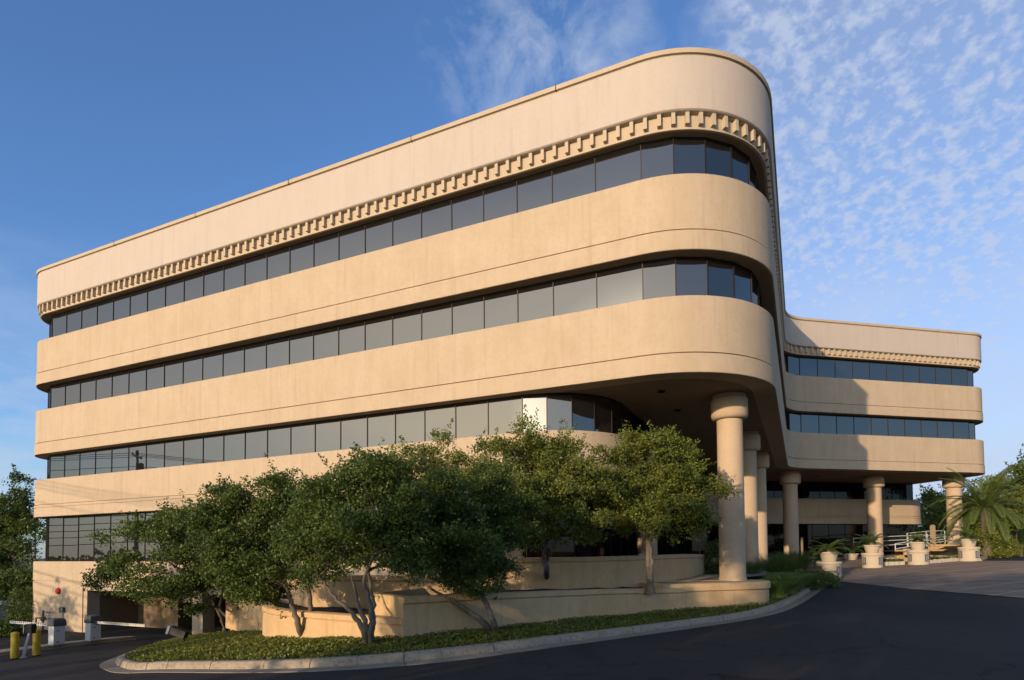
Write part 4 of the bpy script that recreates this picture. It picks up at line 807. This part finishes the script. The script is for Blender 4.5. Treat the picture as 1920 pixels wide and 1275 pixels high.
# ------------------------------------------------------------------ trees
TREES=[('live_oak', 'double trunked oak at the left tip of the planting bed beside the garage opening', (-12.23, 26.36, -3.42),
  [[(-11.9, 25.3, -2.73), (-12.05, 24.8, -1.93), (-12.26, 24.0, -1.03)], [(-11.68, 25.3, -2.63), (-11.89, 25.0, -2.16), (-11.49, 24.5, -1.27)]],
  [(-14.9, 23.5, -0.58, 1.27, 1.27, 0.86), (-13.49, 23.5, 0.12, 1.63, 1.63, 1.06), (-11.86, 23.5, 0.62, 1.74, 1.74, 1.12), (-11.67, 24.0, -1.14, 1.25, 1.25, 1.04),
   (-12.98, 23.0, -1.38, 1.32, 1.32, 0.6), (-12.06, 22.6, -2.04, 0.63, 0.63, 0.35), (-14.31, 24.0, 1.03, 0.96, 0.96, 0.54), (-15.61, 23.5, -0.88, 0.69, 0.69, 0.37),
   (-10.83, 23.5, 0.0, 1.23, 1.23, 1.23), (-13.44, 24.5, 1.4, 0.85, 0.85, 0.47)],
  0.085, 30000, 0),
 ('live_oak', 'two stemmed oak in front of the orange lit low wall', (-5.17, 15.34, -2.23),
  [[(-5.1, 14.7, -1.73), (-5.2, 14.6, -1.27), (-5.32, 14.5, -0.83), (-5.51, 14.4, -0.26)], [(-4.92, 14.9, -1.69), (-4.85, 14.8, -1.3), (-4.86, 14.7, -0.65), (-4.54, 14.5, -0.02)]],
  [(-6.92, 15.0, 0.98, 0.86, 0.86, 0.65), (-5.81, 15.0, 1.23, 1.04, 1.04, 0.81), (-6.24, 14.8, 0.06, 1.08, 1.08, 0.85), (-4.83, 15.0, 0.7, 1.11, 1.11, 0.98), (-4.97, 14.3, -0.38, 0.9, 0.9, 0.42),
   (-6.78, 15.0, -0.46, 0.6, 0.6, 0.44), (-7.5, 15.4, 0.4, 0.59, 0.59, 0.54), (-6.58, 15.0, -0.98, 0.34, 0.34, 0.29), (-5.9, 14.6, -0.89, 0.53, 0.53, 0.28)],
  0.058, 42000, 0),
 ('live_oak', 'four stemmed oak with pale trunks closest to the kerb', (-3.0, 12.8, -1.97),
  [[(-2.97, 12.4, -1.63), (-3.13, 12.5, -1.37), (-3.39, 12.6, -1.11), (-3.66, 12.7, -0.9), (-4.01, 12.8, -0.46)],
   [(-2.91, 12.4, -1.57), (-3.06, 12.5, -1.21), (-3.17, 12.5, -0.89), (-3.29, 12.6, -0.46)], [(-2.9, 12.5, -1.59), (-2.86, 12.6, -1.22), (-2.92, 12.7, -0.79), (-3.01, 12.8, -0.24)],
   [(-2.81, 12.3, -1.51), (-2.79, 12.2, -1.18), (-2.86, 12.2, -0.87), (-2.92, 12.1, -0.54), (-2.71, 12.0, -0.02)]],
  [(-3.57, 12.8, 1.27, 0.96, 0.96, 0.58), (-2.62, 12.8, 1.59, 0.98, 0.98, 0.45), (-1.78, 12.8, 0.97, 1.02, 1.02, 0.69), (-3.05, 12.5, 0.41, 1.14, 1.14, 0.76), (-1.97, 12.6, 0.08, 1.01, 1.01, 0.57),
   (-3.78, 12.5, -0.23, 0.67, 0.67, 0.41), (-1.07, 13.0, 0.42, 0.75, 0.75, 0.57), (-2.28, 12.2, -0.29, 0.64, 0.64, 0.25), (-4.53, 13.0, 0.55, 0.75, 0.75, 0.68), (-3.06, 13.0, 1.93, 0.38, 0.38, 0.2)],
  0.052, 46000, 0),
 ('live_oak', 'leaning oak with its trunk crossing the grey planter wall', (-0.39, 14.32, -1.93),
  [[(-0.68, 13.9, -1.54), (-1.07, 13.9, -1.27), (-1.39, 13.8, -1.05), (-1.9, 13.6, -0.72)],
   [(-0.44, 13.9, -1.55), (-0.59, 14.0, -1.19), (-0.68, 14.0, -0.95), (-0.86, 14.0, -0.65), (-1.1, 14.0, -0.28)]],
  [(-0.99, 14.2, 0.64, 1.19, 1.19, 0.81), (-0.25, 14.4, 0.27, 0.63, 0.63, 0.58), (-1.53, 14.0, -0.22, 0.85, 0.85, 0.51), (-0.55, 14.2, 1.38, 0.99, 0.99, 0.62), (-0.97, 13.8, -0.54, 0.74, 0.74, 0.34),
   (0.19, 14.6, 0.77, 0.51, 0.51, 0.51), (-0.55, 14.0, -0.35, 0.51, 0.51, 0.27)],
  0.055, 34000, 0),
 ('live_oak', 'sparse twiggy oak rising above the middle of the row against the pale wall', (-2.1, 17.2, -1.1), [[(-1.34, 17.1, -0.49), (-1.41, 17.0, 0.4), (-1.55, 17.0, 1.29), (-1.7, 17.0, 2.03)]],
  [(-1.99, 17.0, 2.6, 0.98, 0.98, 0.56), (-2.73, 17.0, 2.19, 0.77, 0.77, 0.53), (-1.18, 17.0, 2.32, 0.83, 0.83, 0.53), (-3.11, 17.0, 1.59, 0.65, 0.65, 0.53), (-1.92, 17.0, 1.66, 1.33, 1.33, 0.59)],
  0.06, 13000, 1),
 ('live_oak', 'round crowned oak with one crooked trunk in the raised planter', (1.23, 23.9, -1.35),
  [[(0.98, 17.5, -0.6), (0.92, 17.4, -0.22), (0.93, 17.4, 0.24), (0.83, 17.4, 0.84), (0.61, 17.4, 1.6)], [(0.98, 17.4, 0.01), (1.21, 17.4, 0.39), (1.43, 17.3, 0.53), (1.81, 17.3, 0.98)]],
  [(0.63, 17.4, 3.01, 1.27, 1.27, 0.51), (-0.37, 17.4, 2.5, 0.97, 0.97, 0.67), (1.53, 17.4, 2.48, 1.39, 1.39, 0.73), (2.41, 17.4, 1.82, 0.79, 0.79, 0.76), (0.61, 17.2, 1.51, 1.65, 1.65, 0.69),
   (-0.53, 17.4, 1.08, 0.91, 0.91, 0.54), (1.85, 17.0, 0.82, 1.09, 1.09, 0.44), (0.58, 16.8, 0.52, 1.17, 1.17, 0.26), (2.07, 17.0, 0.37, 0.5, 0.5, 0.21)],
  0.062, 34000, 1),
 ('live_oak', 'slender oak reaching toward the nearest round column', (4.03, 18.0, -1.08),
  [[(4.07, 18.0, -0.4), (4.03, 18.0, 0.07), (3.98, 18.0, 0.54), (4.0, 18.0, 1.16), (3.96, 18.0, 1.79)], [(4.0, 18.0, 0.22), (4.19, 18.1, 0.54), (4.35, 18.1, 1.01), (4.58, 18.1, 1.48)],
   [(4.05, 18.0, 0.07), (3.83, 18.0, 0.46), (3.68, 18.0, 0.77), (3.53, 18.0, 1.17)]],
  [(3.87, 18.0, 2.96, 0.94, 0.94, 0.59), (4.77, 18.0, 2.7, 0.81, 0.81, 0.66), (3.7, 18.0, 1.87, 1.13, 1.13, 0.78), (5.05, 17.8, 1.76, 1.02, 1.02, 0.77), (5.8, 17.6, 1.31, 0.58, 0.58, 0.52),
   (4.34, 17.8, 0.96, 1.3, 1.3, 0.56), (3.35, 18.0, 2.43, 0.63, 0.63, 0.69), (5.21, 17.6, 0.9, 0.83, 0.83, 0.43), (3.17, 18.2, 1.18, 0.63, 0.63, 0.63)],
  0.062, 32000, 1),
 ('broadleaf_tree', 'tall dark tree against the left end of the office building', (-32.5, 39.5, -4.1), [[(-32.43, 40.0, -3.7), (-32.28, 40.0, -2.32), (-32.4, 40.0, -0.24)]],
  [(-32.24, 40.0, 3.41, 1.53, 1.53, 1.46), (-32.4, 40.0, 2.71, 1.6, 1.6, 1.39), (-32.73, 40.0, 2.02, 2.02, 2.02, 1.57), (-30.7, 39.0, 0.77, 1.22, 1.22, 2.03), (-33.2, 40.0, -0.06, 1.81, 1.81, 2.09),
   (-30.82, 39.0, -1.43, 1.22, 1.22, 1.36), (-35.68, 41.0, 1.55, 2.14, 2.14, 2.85), (-33.86, 40.0, -1.62, 1.74, 1.74, 1.74)],
  0.13, 20000, 0),
 ('broadleaf_tree', 'small multi stemmed tree beyond the left gate arm', (-29.8, 36, -4.1),
  [[(-28.87, 36.0, -3.34), (-29.35, 36.0, -2.71), (-29.84, 36.0, -2.09)], [(-28.72, 36.0, -3.34), (-28.36, 36.0, -2.72), (-28.12, 36.0, -2.1)], [(-28.65, 36.0, -3.49), (-28.8, 36.0, -2.4)]],
  [(-29.53, 36.0, -1.93, 1.44, 1.44, 0.81), (-27.66, 35.6, -1.77, 0.8, 0.8, 0.74), (-30.62, 36.0, -2.08, 1.25, 1.25, 0.94), (-27.26, 35.0, -2.89, 0.43, 0.43, 0.67)], 0.12, 7000, 0),
 ('broadleaf_tree', 'pale green tree seen through the gap under the wing', (40.5, 62, 0.3), [[(43.14, 62.0, 1.63), (43.32, 62.0, 3.78)]],
  [(43.35, 62.0, 4.6, 1.73, 1.73, 1.51), (42.01, 62.0, 3.52, 1.19, 1.19, 1.4), (45.37, 62.0, 3.77, 2.16, 2.16, 1.62), (41.38, 61.0, 1.61, 1.38, 1.38, 1.27), (44.03, 61.0, 1.59, 2.12, 2.12, 1.38)],
  0.2, 9000, 1),
 ('broadleaf_tree', 'dark tree on the right edge of the lot', (41.5, 47, 0), [[(38.63, 47.0, 1.19), (38.71, 47.0, 3.24)]],
  [(38.78, 47.0, 5.08, 1.23, 1.23, 1.47), (38.9, 46.0, 3.56, 2.0, 2.0, 2.0), (37.67, 47.0, 2.83, 1.31, 1.31, 1.63), (41.04, 47.0, 5.27, 2.04, 2.04, 2.45), (36.55, 44.0, 1.11, 1.38, 1.38, 0.92)], 0.15,
  10000, 0),
 ('broadleaf_tree', 'far line tree behind the right end of the wing', (52, 66, 0.8), [[(51.09, 66.0, 1.69), (51.19, 66.0, 4.57)]],
  [(51.18, 66.0, 4.28, 2.3, 2.3, 2.07), (55.75, 68.0, 5.87, 2.96, 2.96, 2.72), (48.84, 66.0, 3.15, 2.07, 2.07, 1.61)], 0.22, 7000, 1),
 ('flowering_shrub', 'big rounded oleander with white flowers beside the palm', (30.6, 37, -0.3), [[(30.24, 37.0, 0.61), (29.63, 37.0, 1.59)], [(30.4, 37.0, 0.61), (30.59, 37.0, 1.58)]],
  [(29.31, 37.4, 1.87, 1.3, 1.3, 0.91), (30.8, 37.8, 2.6, 1.45, 1.45, 1.05), (29.78, 36.4, 1.4, 1.52, 1.52, 0.95), (28.48, 37.0, 0.95, 1.03, 1.03, 0.51), (32.1, 37.6, 2.42, 1.31, 1.31, 1.31)], 0.1,
  15000, 2)]
def clump_points(blobs, n, leaf, rng, per=36, pads=None):
    """leaves gathered in flat sprays (pads) spread through the crown's volume, with loose upright twigs on top"""
    vol = np.array([(b[3]*b[4]*b[5])**.7 for b in blobs]); vol /= vol.sum(); B = np.array(blobs); nc = max(24, n//per); npd = pads or max(16, nc//13)
    bi = rng.choice(len(blobs), npd, p=vol); u_ = rng.normal(size=(npd, 3)); u_[:, 2] += .25; u_ /= np.linalg.norm(u_, axis=1)[:, None]; rr = rng.uniform(0, 1, npd)**.42
    PC = B[bi, :3]+u_*rr[:, None]*B[bi, 3:6]*rng.uniform(.76, 1.06, npd)[:, None]
    pr_ = (B[bi, 3]*rng.uniform(.20, .42, npd)).clip(leaf*2.2, None)
    ci = rng.integers(0, npd, nc); a = rng.uniform(0, 2*np.pi, nc); q = rng.uniform(0, 1, nc)**.6
    C = PC[ci]+np.c_[np.cos(a)*q*pr_[ci], np.sin(a)*q*pr_[ci], rng.normal(size=nc)*pr_[ci]*.16-q**2*pr_[ci]*.28]
    tw = rng.uniform(0, 1, nc) < .10; C[tw] = PC[ci[tw]]+rng.normal(size=(tw.sum(), 3))*pr_[ci[tw]][:, None]*.5
    k = np.repeat(np.arange(nc), per); m_ = len(k); out = u_[ci[k]]*.5+rng.normal(size=(nc, 3))[k]*.45+np.array([0, 0, .45]); out /= np.linalg.norm(out, axis=1)[:, None]
    al = rng.uniform(0, 1, m_); ln = np.where(tw[k], 7.5, 3.6)*leaf; g = rng.normal(size=(m_, 3))*np.array([1, 1, .6])
    P = C[k]+out*(al*ln)[:, None]+g*leaf*(np.where(tw[k], .7, 1.7)*(1-.5*al))[:, None]
    tone = np.clip(rng.uniform(0, .45, npd)[ci[k]]+rng.uniform(0, .3, nc)[k]+rng.uniform(0, .3, m_), 0, 1)
    return P, tone, C, None, None
nm_dense = True
def make_tree(name, label, base, stems, blobs, leaf, n, tone, cat='tree', group=None, seed=0, thick=1.):
    rng = np.random.default_rng(100+seed); root = empty(name, base, label, cat, group); B = Vector(base); dn, ls = (1.6, 1.25) if nm_dense else (1., 1.); leaf *= ls; n = int(n*dn); P, tn, C, u_, rr = clump_points(blobs, n, leaf, rng)
    tb = MB(); H = max(b[2]+b[5] for b in blobs)-base[2]; r0 = thick*(.035+.0145*H)*(1 if len(stems) < 3 else .85)
    if len(stems) > 1: tb.tube([B+Vector((0, 0, -.15)), B+Vector((0, 0, .12))], [r0*1.9, r0*1.35], 9)
    else: tb.tube([B+Vector((0, 0, -.15)), B+Vector((0, 0, .1))], [r0*1.8, r0*1.25], 9)
    tips = []
    for si, s in enumerate(stems):
        pts = [B+Vector((0, 0, -.05))]+[Vector(q) for q in s]; fine_ = catmull(pts, 5); k = len(fine_); jit = Vector((0, 0, 0))
        fine_ = [p+Vector((rng.normal(), rng.normal(), 0))*.012*H*.25 for p in fine_]
        tb.tube(fine_, [r0*(1.1 if len(stems) == 1 else .95)*(1-.72*i/(k-1)) for i in range(k)], 8); tips += [(p, r0*(1-.72*i/(k-1))) for i, p in enumerate(fine_) if i > k*.45]
    trunk = None; br = MB()
    for b in blobs:
        c = Vector(b[:3]); p, r_s = min(tips, key=lambda t: (t[0]-c).length+max(0, t[0].z-c.z)*1.5); mid = p.lerp(c, .5)+Vector((rng.normal()*.12, rng.normal()*.12, rng.uniform(.0, .18)))*b[3]
        pts = catmull([p, mid, c], 4); k = len(pts); br.tube(pts, [min(r_s, r0*.5)*(1-.75*i/(k-1))+.006 for i in range(k)], 6)
        idx = [i for i in range(len(C)) if (Vector(C[i])-c).length < max(b[3], b[5])*1.15]; rng.shuffle(idx)
        for i in idx[:9]:
            e = Vector(C[i]); q = pts[int(rng.integers(k//3, k))]; md = q.lerp(e, .55)+Vector((rng.normal(), rng.normal(), rng.normal()))*.08*b[3]; br.tube([q, md, e+(e-md)*.25], [r0*.16+.003, r0*.1+.002, .003], 4, cap=False)
    for mbx in (tb, br): mbx.v = [(q[0]-base[0], q[1]-base[1], q[2]-base[2]) for q in mbx.v]
    tr = tb.build('trunk', BARK, root, smooth=60); br.build('branches', TWIG, root, smooth=60)
    leafmesh('crown', P-np.array(base), leaf, LEAF[tone], rng, .3, .58, tone=tn, parent=root)
    return root, P
for i, (nm, lb, base, stems, blobs, leaf, n, tone) in enumerate(TREES):
    grp = 'oaks in front of the long facade' if nm == 'live_oak' else None
    rt, P = make_tree(nm, lb, base, stems, blobs, leaf, n, tone, 'shrub' if 'shrub' in nm else 'tree', grp, i)
    if nm == 'flowering_shrub':
        r_ = np.random.default_rng(5); k = r_.choice(len(P), 500); leafmesh('blossoms', P[k]-np.array(base), .09, FLOWER, r_, .5, .9, parent=rt)
# big feather palm
pr = empty('feather_palm', (28.3, 36.6, .5), 'large arching feather palm in front of the right end column', 'palm')
MB().tube([(0, 0, -.9), (0, 0, .8), (0, 0, 1.95)], [.26, .22, .30], 14).build('trunk', BARK, pr, smooth=60)
random.seed(11)
for i in range(50):
    b = MB(); a = i*2.39996; lev = i/50; upa = 1.35-1.25*lev+random.uniform(-.1, .1)
    frond_mesh(b, (0.12*math.cos(a), .12*math.sin(a), 1.9-.15*lev), (math.cos(a), math.sin(a), 0), upa, random.uniform(2.7, 3.4), 1.5+.9*lev, 95, .44, .0125, fold=.45)
    add_tone(b.build('frond', PALML, pr, recalc=False))

# ------------------------------------------------------------------ street behind the viewer: shade trees, utility poles
rng = np.random.default_rng(77); k = 0
nm_dense = False
AP = Vector((.809, -.588)); AS = Vector((.588, .809))
for (p_, s_, top, r, cnt, lb) in [(-37, -15, 3.2, 2.0, 1100, 'thin young street tree farthest along the verge'), (-32, -15.5, 3.3, 2.2, 1200, 'thin young street tree second along the verge'), (-27.2, -15, 4.9, 2.8, 4200, 'street tree behind the gate lane'), (-21, -15.5, 4.6, 2.4, 1900, 'smaller street tree before the gap in the verge row'), (-16.6, -15, 5.0, 1.6, 1500, 'slim street tree at the gap in the verge row'),
        (-6.2, -15, 7.0, 3.8, 8500, 'broad street tree just after the gap in the verge row'), (0, -15.5, 7.4, 3.8, 7500, 'broad street tree behind the viewer'), (6.2, -16, 7.8, 4.0, 7000, 'broad street tree opposite the plaza'), (12.6, -16, 8.0, 4.0, 6500, 'broad street tree at the right end of the verge row'), (19, -17, 8.0, 4.0, 6000, 'last street tree of the verge row'),
        (-3.4, -20, 8.2, 3.4, 6500, 'back row street tree nearest the gap'), (3.2, -21, 8.6, 3.8, 6500, 'back row street tree in the middle'), (9.6, -21, 8.8, 3.8, 6000, 'back row street tree farthest from the gap')]:
    q_ = AP*p_+AS*s_; x_, y_ = q_.x, q_.y
    zb = g1(x_, y_); zc = top-r*.75; bl = [(x_+rng.normal()*r*.22, y_+rng.normal()*r*.22, zc+rng.normal()*.3, r*.8, r*.8, r*.72) for _ in range(3)]+[(x_, y_, (zc+zb)/2+.3, r*.85, r*.85, (zc-zb)*.55)]
    make_tree('street_tree', lb, (x_, y_, zb), [[(x_+.1, y_, zb+1.2), (x_+.2, y_+.2, zc-.8), (x_, y_, zc)]], bl, .30, cnt, 0, 'tree', 'shade trees along the verge behind the viewer', 50+k); k += 1
poles = [(-41.8, 26.4), (-25.1, -7.8), (-58.5, 60.6), (-77, 99)]
for i, (x_, y_) in enumerate(poles):
    zb = g1(x_, y_); root = empty('utility_pole', (x_, y_, zb), ['wooden utility pole across the lane from the left end of the building', 'wooden utility pole behind the shade trees', 'wooden utility pole beyond the left tree', 'farthest wooden utility pole'][i], 'utility pole', 'utility poles along the street')
    ht = 8.6-zb; MB().tube([(0, 0, 0), (0, 0, ht)], [.17, .11], 10).build('pole', WOOD if False else BARK, root)
    MB().box((0, 0, ht-.5), (2.2, .1, .12), R(26)).build('crossarm', BARK, root)
    if i == 0: MB().lathe([(.22, 0), (.24, .1), (.24, .75), (.1, .85)], (.3, -.25, ht-1.9), 14).build('transformer', GREY, root)
    for s in (-1, 0, 1): MB().lathe([(.04, 0), (.06, .05), (.03, .14)], (s*1.0*math.cos(R(26)), s*1.0*math.sin(R(26)), ht-.44), 8).build('insulator', GREY, root)
wl_ = ['outermost on the crossarm', 'middle one on the crossarm', 'inner one on the crossarm', 'just below the crossarm', 'highest of the low communication cables', 'second of the low communication cables', 'third of the low communication cables', 'fourth of the low communication cables', 'lowest of the communication cables']
for q_, (h, dx, rad) in enumerate(((8.25, -.95, .022), (8.25, 0, .022), (8.25, .95, .022), (7.3, 0, .022), (3.3, 0, .035), (2.7, .1, .03), (2.2, 0, .03), (1.7, 0, .028), (1.1, .1, .03))):
    b = MB(); seq = [poles[1], poles[0], poles[2], poles[3]]
    for a, c in zip(seq, seq[1:]):
        pts = []
        for j in range(17):
            t = j/16; pts.append((a[0]+(c[0]-a[0])*t+dx*.9, a[1]+(c[1]-a[1])*t+dx*.44, h-(.9 if h > 5 else .55)*4*t*(1-t)))
        b.tube(pts, rad, 5)
    tag(b.build('overhead_cable', BLACK), 'overhead cable strung between the poles, '+wl_[q_], 'cable', 'overhead cables')
# distant trees as a mass
rng = np.random.default_rng(5); N = 42000; a = rng.uniform(R(150), R(318), N); a = np.where(rng.uniform(0, 1, N) < .4, rng.uniform(R(22), R(62), N), a)
d = rng.uniform(100, 125, N); hh = 5.+1.6*np.sin(a*31)+1.0*np.sin(a*67+1)+.8*np.sin(a*143); X_ = np.sin(a)*d; Y_ = np.cos(a)*d
hz = np.where(a < R(70), hh+1.5, hh-6.3)
tl = leafmesh('distant_treeline', np.c_[X_, Y_, -5+rng.uniform(0, 1, N)**.8*(hz+5)], .9, LEAF[0], rng, .2, .7); tag(tl, 'distant line of trees around the lot', 'trees', kind='stuff')

# ------------------------------------------------------------------ parked car seen low on the far left
def car(x_, y_, rz, label, paint):
    z = g1(x_, y_); root = empty('parked_car', (x_, y_, z), label, 'car', None, rz)
    prof = [(-2.2, .35), (-2.25, .75), (-2.05, .98), (-1.3, 1.05), (-.75, 1.5), (.7, 1.52), (1.35, 1.08), (2.1, .92), (2.25, .6), (2.2, .32)]
    b = MB(); n = len(prof); vs = []
    for (yy, sc) in ((-.88, 0), (-.8, 1), (.8, 1), (.88, 0)):
        for (px_, pz_) in prof: vs.append((px_, yy*(1-.12*max(0, (pz_-1.0)/.5)), pz_))
    fs = [tuple(range(n)), tuple(3*n+i for i in range(n-1, -1, -1))]
    for s in range(3):
        for i in range(n): fs.append((s*n+i, s*n+(i+1) % n, (s+1)*n+(i+1) % n, (s+1)*n+i))
    b.add(vs, fs).build('body', paint, root, smooth=30)
    for s in (-1, 1): MB().add([(-1.15, s*.87, 1.06), (1.2, s*.87, 1.08), (.62, s*.80, 1.45), (-.7, s*.80, 1.44)], [(0, 1, 2, 3)]).build('side_window', CARG, root)
    MB().add([(1.37, -.75, 1.09), (1.37, .75, 1.09), (.76, .68, 1.50), (.76, -.68, 1.50)], [(0, 1, 2, 3)]).build('windscreen', CARG, root)
    for (wx, wy) in ((-1.4, -.86), (1.4, -.86), (-1.4, .86), (1.4, .86)):
        w_ = MB().lathe([(.2, -.1), (.33, -.1), (.35, 0), (.33, .1), (.2, .1)], n=22).build('wheel', RUBBER, root, smooth=40); w_.matrix_local = Matrix.Translation((wx, wy, .34)) @ Matrix.Rotation(R(90), 4, 'X')
        MB().lathe([(.02, -.105), (.2, -.1), (.2, .1), (.02, .105)], n=16).build('rim', STEEL, w_)
    for s in (-1, 1): MB().box((2.22, s*.62, .72), (.05, .3, .14)).build('headlight', LENS, root)
car(-42.5, 50.5, R(-20), 'white car parked behind the trees on the far left', CARW)
